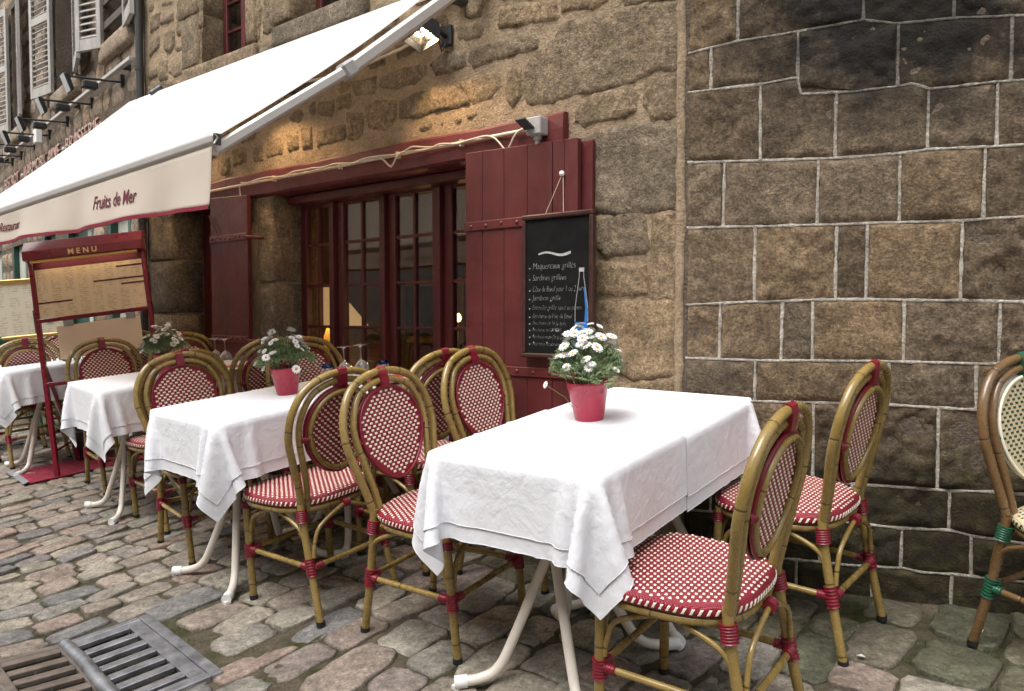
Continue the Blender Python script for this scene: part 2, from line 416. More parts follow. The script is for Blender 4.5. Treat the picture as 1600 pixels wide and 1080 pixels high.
def cloth_mat(name, col, wr=.6):
    k = Nt(name)
    k.s('Base Color', col); k.s('Roughness', .9); k.s('Specular IOR Level', .15); k.s('Sheen Weight', .15)
    uv = k.coord('UV')
    a = k.noise(6.5, 4, .55, uv, .5); b = k.noise(26, 4, .55, uv, .3)
    h = k.math('ADD', k.math('MULTIPLY', a, 1.0), k.math('MULTIPLY', b, .35))
    k.bump(h, wr, .02)
    return k.m
M['cloth'] = cloth_mat('white_linen', (.79, .8, .84), .45)

def bamboo(name, c0, c1, dark):
    k = Nt(name)
    v = k.n('ShaderNodeSeparateXYZ'); k.l(k.coord('UV'), v.inputs[0])
    y = v.outputs[1]
    c = k.ramp(k.noise(14, 4, .6, sc3=(1, 1, .25)), [(.3, c0), (.7, c1)])
    jit = k.math('MULTIPLY', k.rnd(), .07)
    fr = k.math('FRACT', k.math('DIVIDE', k.math('ADD', y, k.math('ADD', .05, jit)), .23))
    dst = k.math('ABSOLUTE', k.math('SUBTRACT', fr, .5))
    ring = k.ramp(dst, [(.006, 1), (.018, 0)])
    c = k.mix(k.math('MULTIPLY', ring, .65), c, dark)
    k.s('Base Color', c); k.s('Roughness', k.ramp(k.noise(40, 3), [(.3, .18), (.7, .34)])); k.s('Coat Weight', .4); k.s('Coat Roughness', .15)
    k.bump(k.math('MULTIPLY', ring, -1.0), .5, .003)
    return k.m
M['bamboo'] = bamboo('rattan_cane', (.2, .132, .033), (.31, .212, .066), (.03, .016, .005))
M['bamboo_brown'] = bamboo('brown_cane', (.115, .064, .024), (.175, .1, .042), (.03, .016, .008))

def weave_base(name, col, col2):
    k = Nt(name)
    v = k.n('ShaderNodeSeparateXYZ'); k.l(k.coord('UV'), v.inputs[0])
    a = k.math('SINE', k.math('MULTIPLY', v.outputs[0], 2 * math.pi / .0068)); b = k.math('SINE', k.math('MULTIPLY', v.outputs[1], 2 * math.pi / .0092))
    w = k.math('MULTIPLY', a, b)
    k.s('Base Color', k.ramp(w, [(0, col2), (.5, col)])); k.s('Roughness', .36)
    k.bump(w, .6, .0015)
    return k.m
M['weave_red'] = weave_base('red_woven_resin', (.31, .014, .034), (.2, .009, .022))
M['weave_cream'] = weave_base('cream_woven_resin', (.72, .62, .42), (.55, .46, .28))
M['weave_tan'] = weave_base('tan_woven_resin', (.6, .44, .2), (.42, .29, .12))
M['fleck_cream'] = plain('cream_strand', (.84, .79, .65), .4, var=.06)
M['fleck_green'] = plain('dark_green_strand', (.02, .05, .032), .4)
M['bind_red'] = plain('red_binding', (.19, .009, .022), .35, var=.2, nscale=60)
M['bind_green'] = plain('green_binding', (.012, .085, .045), .35, var=.2)
M['rubber'] = plain('black_rubber', (.012, .011, .01), .7)
M['table_metal'] = plain('cream_lacquer_tube', (.72, .66, .58), .38, var=.06, nscale=9)
M['table_top'] = plain('table_board', (.5, .45, .38), .6)
M['plastic_white'] = plain('white_plastic_cap', (.76, .76, .74), .4, var=.05)

def paint(name, col, rough=.45, chips=.5):
    k = Nt(name)
    c = k.mix(.9, col, k.ramp(k.noise(4, 7, .7, sc3=(1, 1, .45)), [(.3, .6), (.7, 1.4)]), 'MULTIPLY')
    ch = k.noise(38, 6, .75)
    c = k.mix(k.ramp(ch, [(.7, 0), (.76, chips)]), c, tuple(min(1, x * 2.2 + .05) for x in col))
    k.s('Base Color', c); k.s('Roughness', k.ramp(k.noise(20, 4), [(.3, rough - .1), (.7, rough + .12)]))
    k.bump(k.mix(.4, k.noise(60, 5, .6, sc3=(1, 1, .12)), ch), .35, .004)
    return k.m
M['maroon'] = paint('maroon_paint', (.088, .0148, .0145), chips=.5)
M['maroon_beam'] = paint('maroon_beam_paint', (.115, .019, .019), .5, .5)
M['maroon_iron'] = paint('maroon_iron', (.1, .017, .017), .42, .6)
M['menu_red'] = plain('red_lacquer', (.19, .007, .02), .3, var=.08, nscale=4, coat=.3)
M['brass'] = plain('polished_brass', (.75, .52, .2), .3, metal=1, var=.02, rvar=.02)
M['gold'] = plain('gold_letter', (.75, .58, .27), .4, metal=.4)
M['iron'] = plain('black_iron', (.018, .018, .02), .5, var=.3)
M['lamp_glass'] = plain('lamp_front_glass', (.62, .66, .66), .12, var=.05)
M['cast_iron'] = plain('worn_cast_iron', (.3, .3, .315), .42, metal=.75, var=.35, nscale=14, bump=.5, bscale=60, bdist=.003, rvar=.15)
M['cast_rust'] = plain('rusty_cast_iron', (.17, .135, .11), .6, metal=.4, var=.35, nscale=14, bump=.5, bscale=60, bdist=.003)
M['void'] = plain('drain_pit_shade', (.018, .02, .014), .8)  # near-black colour paints the shade seen through the grate slots
M['alu'] = plain('grey_aluminium', (.5, .47, .44), .42, metal=.35, var=.06, nscale=6)
M['alu_dark'] = plain('dark_profile', (.05, .06, .055), .5)
M['pvc'] = plain('ivory_pvc', (.62, .54, .42), .5, var=.1, nscale=10)
M['grey_pvc'] = plain('grey_plastic', (.36, .35, .34), .5)
M['dark_pvc'] = plain('dark_grey_plastic', (.045, .055, .065), .45)

def awning_mat(name='awning_canvas', col=(.88, .88, .87)):
    k = Nt(name)
    k.s('Base Color', col); k.s('Roughness', .9); k.s('Specular IOR Level', .1)
    k.bump(k.math('ADD', k.noise(2.2, 4, .5), k.math('MULTIPLY', k.noise(300, 2), .02)), .3, .03)
    tr = k.n('ShaderNodeBsdfTranslucent'); tr.inputs[0].default_value = (.85, .78, .7, 1)
    mx = k.n('ShaderNodeMixShader'); mx.inputs[0].default_value = .5
    k.l(k.b.outputs[0], mx.inputs[1]); k.l(tr.outputs[0], mx.inputs[2]); k.l(mx.outputs[0], k.o.inputs['Surface'])
    return k.m
M['canvas'] = awning_mat()
M['valance'] = awning_mat('valance_canvas_shaded', (.8, .73, .65))  # same canvas, warm shade of the top-lit front painted into its colour
M['text_maroon'] = plain('maroon_print', (.12, .016, .03), .8)
M['trim_red'] = plain('red_trim', (.22, .012, .03), .8)
M['chalk'] = plain('chalk', (.4, .4, .39), .95, var=.45, nscale=260)
M['slate'] = plain('blackboard', (.008, .008, .008), .8, var=.4, nscale=12, spec=.15)
M['board_frame'] = plain('dark_wood_frame', (.05, .018, .014), .4, var=.3)
M['blue_print'] = plain('blue_label_print', (.02, .16, .5), .5)
M['red_print'] = plain('red_print', (.5, .04, .06), .5)
M['string'] = plain('string', (.5, .45, .38), .9)
M['carpet'] = plain('red_carpet', (.21, .012, .03), .95, var=.35, nscale=14, bump=.6, bscale=300, bdist=.004)
M['carpet_edge'] = plain('grey_rubber_edge', (.2, .2, .21), .8)
M['pot'] = plain('raspberry_pot', (.44, .022, .06), .34, var=.12, nscale=7, coat=.2)
M['soil'] = plain('potting_soil', (.03, .02, .013), .95)
M['petal'] = plain('white_petal', (.85, .85, .84), .7, var=.04)
M['yolk'] = plain('yellow_flower_centre', (.6, .3, .015), .8)

def leaf_mat(name, a, b, c):
    k = Nt(name)
    g = k.n('ShaderNodeNewGeometry')
    col = k.ramp(g.outputs['Random Per Island'], [(0, a), (.55, b), (.93, b), (1, c)])
    k.s('Base Color', col); k.s('Roughness', .6)
    tr = k.n('ShaderNodeBsdfTranslucent'); k.l(col, tr.inputs[0])
    mx = k.n('ShaderNodeMixShader'); mx.inputs[0].default_value = .25
    k.l(k.b.outputs[0], mx.inputs[1]); k.l(tr.outputs[0], mx.inputs[2]); k.l(mx.outputs[0], k.o.inputs['Surface'])
    return k.m
M['leaf'] = leaf_mat('daisy_leaf', (.11, .165, .07), (.22, .3, .14), (.28, .21, .1))
M['shrub'] = leaf_mat('shrub_leaf', (.04, .1, .015), (.1, .17, .03), (.16, .16, .04))
M['moss'] = leaf_mat('moss_tuft', (.03, .045, .01), (.07, .1, .022), (.12, .12, .04))
M['dead_leaf'] = plain('dry_leaf', (.2, .1, .04), .8, var=.3)

def glass_mat(name, tint=(1, 1, 1), refl=1.0):
    # thin sheet: clear transmission with a mirror sheen that grows at grazing angles
    k = Nt(name)
    k.t.nodes.remove(k.b)
    tr = k.n('ShaderNodeBsdfTransparent'); tr.inputs[0].default_value = (*tint, 1)
    gl = k.n('ShaderNodeBsdfGlossy'); gl.inputs['Roughness'].default_value = .02; gl.inputs[0].default_value = (1, 1, 1, 1)
    lw = k.n('ShaderNodeLayerWeight'); lw.inputs[0].default_value = .5
    fr = k.math('ADD', k.math('MULTIPLY', k.math('POWER', lw.outputs['Facing'], 4.0 if refl < 2 else 2.2), .7 if refl < 2 else .85), .035 * refl)
    mx = k.n('ShaderNodeMixShader')
    k.l(fr, mx.inputs[0]); k.l(tr.outputs[0], mx.inputs[1]); k.l(gl.outputs[0], mx.inputs[2]); k.l(mx.outputs[0], k.o.inputs['Surface'])
    if refl > 2:
        # white diffuse mixed in stands for highlights, so drinking glasses show up
        df = k.n('ShaderNodeBsdfDiffuse'); df.inputs[0].default_value = (.8, .82, .84, 1)
        m2 = k.n('ShaderNodeMixShader'); m2.inputs[0].default_value = .07
        k.l(mx.outputs[0], m2.inputs[1]); k.l(df.outputs[0], m2.inputs[2]); k.l(m2.outputs[0], k.o.inputs['Surface'])
    return k.m
M['pane'] = glass_mat('window_glass', (.8, .82, .8), 1.9)
M['crystal'] = glass_mat('drinking_glass', (.95, .955, .96), 2.6)
M['blue_glass'] = glass_mat('blue_glass', (.04, .3, .75))

def glow(name, col, st, base=(.8, .7, .5)):
    k = Nt(name)
    k.s('Base Color', base); k.s('Emission Color', col); k.s('Emission Strength', st); k.s('Roughness', .7)
    return k.m
M['bulb'] = glow('lit_halogen_bulb', (1, .86, .62), 60)
M['shade'] = glow('lit_lamp_shade', (1, .6, .28), .32)
M['flame'] = glow('lit_wall_bulb', (1, .5, .16), 5)
M['menu_lamp'] = glow('lit_menu_lamp', (1, .78, .48), 5)
M['reflector'] = plain('lamp_reflector', (.8, .72, .62), .25, metal=1, var=.05)
M['inner_wall'] = plain('ochre_plaster', (.2, .12, .05), .9, var=.3, nscale=3)
M['inner_dark'] = plain('dark_panelling', (.035, .022, .016), .7, var=.3)
M['inner_floor'] = plain('dark_floor', (.05, .035, .025), .6)
M['painting'] = plain('picture_frame_gilt', (.4, .28, .1), .5)
M['shutter_white'] = paint('weathered_white_paint', (.36, .34, .31), .6, .2)
M['shutter_dark'] = plain('weathered_shutter_edge', (.09, .075, .06), .8)
M['green_paint'] = paint('dark_green_paint', (.012, .055, .04), .4, .2)
M['plank_white'] = paint('off_white_boards', (.42, .42, .37), .6, .2)
M['drain'] = plain('dark_pipe', (.03, .027, .024), .5)
M['opp'] = mortar('opposite_render', (.6, .55, .48), 1.2)
M['opp_trim'] = plain('opposite_stone_trim', (.35, .31, .26), .85)
M['dark_glass'] = plain('dark_window', (.02, .022, .025), .1)
M['letter_side'] = plain('letter_side', (.3, .16, .14), .7)
M['letter_face'] = plain('faded_letter', (.46, .36, .3), .8, var=.3, nscale=12)
def paper_mat(name, col, line):
    # printed menu sheets: rows of small type in columns (flat print)
    k = Nt(name)
    v = k.n('ShaderNodeSeparateXYZ'); k.l(k.coord('UV'), v.inputs[0])
    u, w = v.outputs[0], v.outputs[1]
    rows = k.math('GREATER_THAN', k.math('FRACT', k.math('MULTIPLY', w, 27)), .42)
    cu = k.math('FRACT', k.math('MULTIPLY', u, 8.0))
    colm = k.math('MULTIPLY', k.math('GREATER_THAN', cu, .12), k.math('LESS_THAN', cu, .78))
    brk = k.ramp(k.noise(1, 2, .5, k.coord('UV'), sc3=(30, 27, 1)), [(.42, 0), (.5, 1)])
    blk = k.ramp(k.noise(1, 1, .5, k.coord('UV'), sc3=(8, 9, 1)), [(.4, 0), (.45, 1)])
    f = k.math('MULTIPLY', k.math('MULTIPLY', rows, colm), k.math('MULTIPLY', brk, blk))
    k.s('Base Color', k.mix(k.math('MULTIPLY', f, .42), col, line)); k.s('Roughness', .35)
    return k.m
M['menu_paper'] = paper_mat('printed_menu_sheet', (.85, .66, .43), (.4, .2, .1))
M['menu_paper2'] = paper_mat('printed_menu_sheet_pale', (.75, .68, .52), (.35, .3, .2))
M['card'] = plain('plain_card', (.8, .6, .44), .6, var=.08, nscale=3)
M['white'] = plain('white_paint', (.75, .74, .72), .6, var=.05)
M['bread'] = plain('crumb', (.6, .58, .54), .8)

# ---------------------------------------------------------------- stone pieces
def resample(poly, step):
    out = []
    n = len(poly)
    for i in range(n):
        a, b = Vector(poly[i]), Vector(poly[(i + 1) % n])
        m = max(1, int(round((b - a).length / step)))
        for k in range(m):
            out.append(a.lerp(b, k / m))
    return out

def stone_mesh(poly, proud=.02, bevel=.02, rough=.008, step=.025, seed=0, freq=11.0, edge_jit=.004, base=.012, ox=0.0, oz=0.0):
    """a stone of the given outline (x, z) that stands `proud` of the wall plane y = 0, towards -y"""
    pts = resample([(x, z) for x, z in poly], step)
    jit = []
    for p in pts:
        q = noise.noise_vector((p.x * 25 + seed, p.y * 25, seed * .37))
        jit.append((p.x + q.x * edge_jit, p.y + q.y * edge_jit))
    P = np.array(jit)
    nb = len(P)
    x0, z0 = P.min(0); x1, z1 = P.max(0)
    inn = []
    for j, z in enumerate(np.arange(z0 + step * .5, z1, step * .9)):
        for x in np.arange(x0 + (step * .5 if j % 2 else 0), x1, step):
            inn.append((x, z))
    inn = np.array(inn) if inn else np.zeros((0, 2))
    A, B = P, np.roll(P, -1, 0)
    def dist(Q):
        d = np.full(len(Q), 9.0)
        for a, b in zip(A, B):
            ab = b - a; t = np.clip(((Q - a) @ ab) / max(ab @ ab, 1e-9), 0, 1)
            d = np.minimum(d, np.linalg.norm(Q - a - t[:, None] * ab, axis=1))
        return d
    def inside(Q):
        c = np.zeros(len(Q), bool)
        for a, b in zip(A, B):
            cond = (a[1] > Q[:, 1]) != (b[1] > Q[:, 1])
            xi = a[0] + (Q[:, 1] - a[1]) / (b[1] - a[1] + 1e-12) * (b[0] - a[0])
            c ^= cond & (Q[:, 0] < xi)
        return c
    if len(inn):
        di = dist(inn)
        keep = inside(inn) & (di > step * .45)
        inn, di = inn[keep], di[keep]
    allp = [Vector(p) for p in P] + [Vector(p) for p in inn]
    res = delaunay_2d_cdt(allp, [(i, (i + 1) % nb) for i in range(nb)], [], 1, 1e-6)
    vs2, fs = res[0], res[2]
    Q = np.array([(v.x, v.y) for v in vs2])
    dd = dist(Q)
    vs = []
    for (x, z), d in zip(Q, dd):
        t = min(1.0, d / bevel); s = t * t * (3 - 2 * t)
        h = noise.fractal((x * freq + seed, z * freq, seed * 1.3), .9, 2.1, 4)
        h2 = noise.noise((x * freq * .28 + seed * 2, z * freq * .28, seed))
        y = base if d < 1e-5 else -(proud * s) - (h * rough + h2 * rough * 1.2) * (.25 + .75 * s)
        vs.append((x, y, z))
    me = bpy.data.meshes.new('stone')
    me.from_pydata(vs, [], [f[::-1] if ((Vector(vs[f[1]]) - Vector(vs[f[0]])).cross(Vector(vs[f[2]]) - Vector(vs[f[0]]))).y > 0 else f for f in fs])
    me.polygons.foreach_set('use_smooth', [True] * len(me.polygons))
    me.update()
    return me

def holed_wall(name, mat, parent, x0, x1, z0, z1, holes, step=.05, rough=.006, thick=.35, y=0.0, seed=3):
    """lumpy wall face with openings; reveals are closed by side faces"""
    def lines(a, b, cuts):
        L = list(np.arange(a, b, step)) + [b]
        for c in cuts:
            L = [v for v in L if abs(v - c) > step * .4 or v in (a, b)] + [c]
        return sorted(set(round(v, 4) for v in L if a - 1e-6 <= v <= b + 1e-6))
    xs = lines(x0, x1, [h[i] for h in holes for i in (0, 1)]); zs = lines(z0, z1, [h[i] for h in holes for i in (2, 3)])
    idx, vs, fs = {}, [], []
    def vid(i, j, back):
        k = (i, j, back)
        if k not in idx:
            x, z = xs[i], zs[j]
            yy = y + thick if back else y - noise.fractal((x * 6 + seed, z * 6, seed), 1, 2, 4) * rough * 1.6
            idx[k] = len(vs); vs.append((x, yy, z))
        return idx[k]
    solid = lambda i, j: 0 <= i < len(xs) - 1 and 0 <= j < len(zs) - 1 and not any(h[0] < (xs[i] + xs[i + 1]) / 2 < h[1] and h[2] < (zs[j] + zs[j + 1]) / 2 < h[3] for h in holes)
    for i in range(len(xs) - 1):
        for j in range(len(zs) - 1):
            if not solid(i, j): continue
            fs.append((vid(i, j, 0), vid(i + 1, j, 0), vid(i + 1, j + 1, 0), vid(i, j + 1, 0)))
            for di, dj, a, b in ((-1, 0, (i, j + 1), (i, j)), (1, 0, (i + 1, j), (i + 1, j + 1)), (0, -1, (i, j), (i + 1, j)), (0, 1, (i + 1, j + 1), (i, j + 1))):
                if not solid(i + di, j + dj):
                    fs.append((vid(*b, 0), vid(*a, 0), vid(*a, 1), vid(*b, 1)))
    me = bpy.data.meshes.new(name); me.from_pydata(vs, [], fs); me.update()
    return link(name, me, mat, parent)

# ---------------------------------------------------------------- ground
GR_C, GR_U = Vector((-1.43, 2.57)), Vector((.70, -.713)).normalized()     # the drain: centre of its ridge, long axis along the gutter
GR_V = Vector((GR_U.y, -GR_U.x))
GR_V = GR_V if GR_V.dot(Vector((.6, .8))) > 0 else -GR_V
xs = np.concatenate([np.linspace(-60, -14, 24)[:-1], np.arange(-14, -6, .16), np.arange(-6, 4, .08), np.linspace(4, 40, 18)])
ys = np.concatenate([np.linspace(-40, -6, 18)[:-1], np.arange(-6, -3.2, .16), np.arange(-3.2, 1.3, .08), np.linspace(1.3, 40, 18)])
G = np.zeros((len(ys), len(xs), 3))
for j, b in enumerate(ys):
    for i, a in enumerate(xs):
        p = K + U1 * a - N1 * b
        q = p - GR_C
        pit = .42 if abs(q.dot(GR_U)) < .27 and abs(q.dot(GR_V)) < .215 else 0
        G[j, i] = (p.x, p.y, gz(p.x, p.y) - .0095 - pit + .003 * noise.noise((p.x * 5, p.y * 5, 0)))
gro = link('ground', grid_mesh('ground', G), M['joint_soil'])
tag(gro, kind='structure')

# cobbles: a few shared shapes
def cobble_shape(seed):
    rs = random.Random(seed)
    n = 20
    mb = MB()
    e = rs.uniform(6, 18)
    ring = []
    for k in range(n):
        a = 2 * math.pi * (k + rs.uniform(-.15, .15)) / n
        c, s = math.cos(a), math.sin(a)
        rr = (abs(c) ** e + abs(s) ** e) ** (-1 / e) * rs.uniform(.93, 1.04)
        ring.append((c * rr * .5, s * rr * .5))
    tz = rs.uniform(-.012, .012), rs.uniform(-.012, .012)
    lay = [(1.0, -.06, 0), (1.0, -.007, .002), (.965, -.001, .002), (.84, .001, .003), (.55, .002, .003), (.28, .002, .003)]
    vs = []
    for f, z, j in lay:
        for x, y in ring:
            vs.append((x * f, y * f, z + rs.uniform(-j, j) + (tz[0] * x + tz[1] * y) * (1 if z > -.05 else 0)))
    vs.append((0, 0, .002 + rs.uniform(-.002, .002)))
    fs = []
    for i in range(len(lay) - 1):
        for k in range(n):
            k2 = (k + 1) % n
            fs.append((i * n + k, i * n + k2, (i + 1) * n + k2, (i + 1) * n + k))
    b = (len(lay) - 1) * n
    for k in range(n): fs.append((b + k, b + (k + 1) % n, len(vs) - 1))
    me = bpy.data.meshes.new('cobble'); me.from_pydata(vs, [], fs)
    me.polygons.foreach_set('use_smooth', [True] * len(fs)); me.update()
    me.materials.append(M['cobble'])
    return me, np.array(vs), fs
SHAPES = [cobble_shape(i) for i in range(18)]
MOSSY = []
for s_ in SHAPES:
    m_ = s_[0].copy(); m_.materials.clear(); m_.materials.append(M['mossy']); MOSSY.append(m_)

def on_drain(p):
    q = p - GR_C
    return abs(q.dot(GR_U)) < .35 and -.33 < q.dot(GR_V) < .31
def campix(p):
    th = math.atan(50 / 1200)
    q = Vector((p[0], p[1], p[2] - 1.2))
    d = q.y * math.cos(th) - q.z * math.sin(th)
    if d < .3: return None
    return 800 + 1200 * q.x / d, 540 - 1200 * (q.y * math.sin(th) + q.z * math.cos(th)) / d, d
rc = random.Random(11)
stones = []
a = -15.0
while a < 3.6:
    near = a > -1.7
    w = rc.uniform(.1, .155) * (1.5 if a > -.9 else 1.2 if near else 1.0)
    b = (-1.3 if a > -.2 else .02) + rc.uniform(0, .1)
    wob = rc.uniform(0, 9)
    lim = 6.0 if a < -3 else 5.0
    while b < lim:
        l = rc.uniform(.13, .255) * (1.3 if near else 1.0)
        if rc.random() < .12: l *= .6
        ca, cb = a + w / 2 + .03 * math.sin(b * 1.7 + wob * .2), b + l / 2
        p = K + U1 * ca + N1 * cb
        d = wall_dist(p.x, p.y)
        if d > w * .45 and not on_drain(p):
            stones.append((p.x, p.y, w - rc.uniform(-.004, .01), l - rc.uniform(-.002, .014), rc.gauss(0, .075), rc.randrange(18), rc.random(), rc.uniform(-.006, .006)))
        b += l
    a += w
def key(s):
    c = campix((s[0], s[1], gz(s[0], s[1])))
    if not c or not (-60 < c[0] < 1660 and 440 < c[1] < 1110): return -1
    return s[2] * s[3] / c[2] ** 3
stones.sort(key=key, reverse=True)
pave = empty('cobbled_street')
tag(pave, kind='structure')
base_rot = -R(39)
vs_all, fs_all, rnd_all = [], [], []
for i, (x, y, w, l, rz, sh, rn, dz) in enumerate(stones):
    n = gnormal(x, y)
    q = Vector((0, 0, 1)).rotation_difference(n).to_matrix().to_4x4()
    m = Matrix.Translation((x, y, gz(x, y) + dz)) @ q @ Matrix.Rotation(base_rot + rz, 4, 'Z') @ Matrix.Diagonal((w, l, 1, 1))
    if i < 300 and key(stones[i]) > 0:
        damp = wall_dist(x, y) + .3 * noise.noise((x * 2.2, y * 2.2, 8)) - (.25 if x > .6 else 0)
        o = link('cobblestone', MOSSY[sh] if damp < .34 else SHAPES[sh][0], None, pave)
        o.matrix_local = m
    else:
        A = SHAPES[sh][1]
        A = np.c_[A, np.ones(len(A))] @ np.array(m).T
        b0 = len(vs_all)
        vs_all += A[:, :3].tolist(); fs_all += [[b0 + k for k in f] for f in SHAPES[sh][2]]; rnd_all += [rn] * len(A)
me = bpy.data.meshes.new('more_cobblestones'); me.from_pydata(vs_all, [], fs_all)
me.polygons.foreach_set('use_smooth', [True] * len(fs_all))
at = me.attributes.new('rnd', 'FLOAT', 'POINT'); at.data.foreach_set('value', rnd_all); me.update()
tag(link('more_cobblestones', me, M['cobble_far'], pave), kind='stuff')

# ---------------------------------------------------------------- right house: squared blocks with white pointing
house_r = empty('ashlar_house', None, (K.x, K.y, 0), -R(22))
tag(house_r, 'brown squared stone wall with white mortar lines behind the right chairs', 'building')
core = MB().box(.0, 4.2, .002, .5, -.3, 5.2).build('wall_core', M['grey_mortar'], house_r)
def cz(c, x):
    xs_ = [p[0] for p in c]; zs_ = [p[1] for p in c]
    if x > xs_[-1]: return zs_[-1] + (zs_[-1] - zs_[0]) / (xs_[-1] - xs_[0]) * (x - xs_[-1]) * .6
    return float(np.interp(x, xs_, zs_))
rs = random.Random(5)
XL = .03
rows = []
for i in range(len(COURSES) - 1):
    v = [XL] + list(JOINTS[i])
    while v[-1] < 3.6: v.append(v[-1] + rs.uniform(.24, .44))
    rows.append((COURSES[i], COURSES[i + 1], v))
zt = COURSES[0]
for j in range(8):
    up = [(p[0], p[1] + .31) for p in zt]
    v = [XL]
    while v[-1] < 3.6: v.append(v[-1] + rs.uniform(.26, .46))
    rows.append((up, zt, v)); zt = up
g = .006
rib = []
for ri, (ct, cb, v) in enumerate(rows):
    for a, b in zip(v[:-1], v[1:]):
        lean = rs.uniform(-.006, .006)
        xsn = [a + g] + [p[0] for p in ct if a + .03 < p[0] < b - .03] + [b - g]
        top = [(x + (lean if x in (xsn[0], xsn[-1]) else 0), cz(ct, x) - g) for x in xsn]
        xsn = [a + g] + [p[0] for p in cb if a + .03 < p[0] < b - .03] + [b - g]
        bot = [(x, cz(cb, x) + g) for x in xsn]
        poly = bot + top[::-1]
        if ri == 1 and abs(a - .12) < .02: pass
        if min(z for x, z in top) - max(z for x, z in bot) < .01: continue
        vis = ri < 11 and a < 1.35
        me = stone_mesh(poly, rs.uniform(.004, .012), .012, rs.choice((.005, .008, .012, .019)), .0145 if vis else .06, seed=rs.uniform(0, 90), freq=rs.uniform(12, 28), edge_jit=.004, base=-.002)
        link('stone_block', me, M['ashlar'], house_r)
        if a > XL: rib.append(((a, cz(cb, a)), (a + lean * .5, cz(ct, a))))
    line = [(XL, cz(cb, XL))] + [p for p in cb if p[0] > XL + .02] + [(3.6, cz(cb, 3.6))]
    rib.append(tuple(line))
rib.append(((.318, WEDGE[3][1]), (.44, WEDGE[2][1] + .005)))
for line in rib:
    pts = resample(list(line) + list(line)[::-1], .022)[:]
    n = len(pts) // 2 + 1
    pts = [Vector(line[0])]
    for p, q in zip(line[:-1], line[1:]):
        p, q = Vector(p), Vector(q); m = max(1, int((q - p).length / .022))
        pts += [p.lerp(q, k / m) for k in range(1, m + 1)]
    mb = MB(); vs, fs = [], []
    sd = rs.uniform(0, 50)
    for k, p in enumerate(pts):
        t = (pts[min(k + 1, len(pts) - 1)] - pts[max(k - 1, 0)]).normalized()
        nn = Vector((-t.y, t.x))
        wv = noise.noise((k * .12, sd, 0)) * .0022 + noise.noise((k * .9, sd, 3)) * .001
        hw = .0043 + .0028 * noise.noise((k * .5, sd, 5))
        pr = .0045 + .003 * noise.noise((k * .4, sd, 9))
        c = p + nn * wv
        for o, yy in ((-1.5, .0), (-.9, -pr), (.9, -pr), (1.5, .0)):
            vs.append((c.x + nn.x * hw * o, yy, c.y + nn.y * hw * o))
    for k in range(len(pts) - 1):
        for o in range(3):
            fs.append((k * 4 + o, k * 4 + o + 1, k * 4 + 5 + o, k * 4 + 4 + o))
    mb.add(vs, fs, True); mb.build('mortar_line', M['pointing'], house_r)
# the cracked mortar band down the corner
vs, fs = [], []
for k in range(150):
    z = -.2 + k * .036
    w0 = .007 + .008 * noise.noise((z * 5, 1, 0)) + .006 * noise.noise((z * 17, 1, 0)); w1 = .02 + .012 * noise.noise((z * 6, 5, 0)) + .006 * noise.noise((z * 19, 5, 0))
    for x, y in ((-.03 - w0 * .2, .03), (-w0, -.003 + .006 * noise.noise((z * 13, 2, 0))), (w1 * .5, -.006 + .009 * noise.noise((z * 21, 7, 0)) + .006 * noise.noise((z * 5, 9, 0))), (w1, -.001), (w1 + .006, .03)):
        vs.append((x, y, z))
for k in range(149):
    for o in range(4): fs.append((k * 5 + o, k * 5 + o + 1, k * 5 + 6 + o, k * 5 + 5 + o))
MB().add(vs, fs, True).build('corner_mortar', M['mortar'], house_r)

# ---------------------------------------------------------------- restaurant house: rubble wall
rest = empty('restaurant_house', None, (K.x, K.y, 0), -R(39))
tag(rest, 'tan rubble stone restaurant front with maroon woodwork behind the tables', 'building')
DOOR = (-2.833, -1.06, -.3, 1.955)
PASS = (-4.11, -3.3, -.3, 1.96)
WIN1 = (-3.70, -3.09, 2.93, 4.3)
WIN2 = (-2.62, -2.0, 2.98, 4.3)
HOLES = [DOOR, PASS, WIN1, WIN2]
holed_wall('rubble_wall', M['mortar'], rest, -4.5, -.004, -.3, 5.2, HOLES, step=.026, rough=.0045, y=.006)
rs = random.Random(21)
def bbox(p): return min(a for a, _ in p), max(a for a, _ in p), min(b for _, b in p), max(b for _, b in p)
placed = []
for p in RUBBLE:
    cx_, cz_ = sum(a for a, _ in p) / len(p), sum(b for _, b in p) / len(p)
    p = [(min(-.014, cx_ + (a - cx_) * 1.11 + (.02 if a > -.08 else 0)), cz_ + (b - cz_) * 1.11) for a, b in p]
    area = .5 * abs(sum(p[i][0] * p[(i + 1) % len(p)][1] - p[(i + 1) % len(p)][0] * p[i][1] for i in range(len(p))))
    big = area > .06
    me = stone_mesh(p, rs.uniform(.004, .008), .011 if big else .009, .006 if big else .004, .018 if big else .016, seed=rs.uniform(0, 90), freq=24, edge_jit=.009, base=.008)
    link('stone', me, M['rubble'], rest)
    b = bbox(p); placed.append(((b[0] + b[1]) / 2, (b[2] + b[3]) / 2, (b[1] - b[0]) / 2, (b[3] - b[2]) / 2))
BLOCK = [(h[0] - .05, h[1] + .05, h[2], h[3] + .02) for h in HOLES] + [(-4.25, -.53, 1.93, 2.13), (-3.85, -2.9, 2.75, 2.95), (-2.8, -1.9, 2.82, 3.0), (-1.2, -.36, -.3, 2.0), (-3.5, -2.95, -.3, 2.05)]
rects = placed[:]
tries = 0
nfill = 0
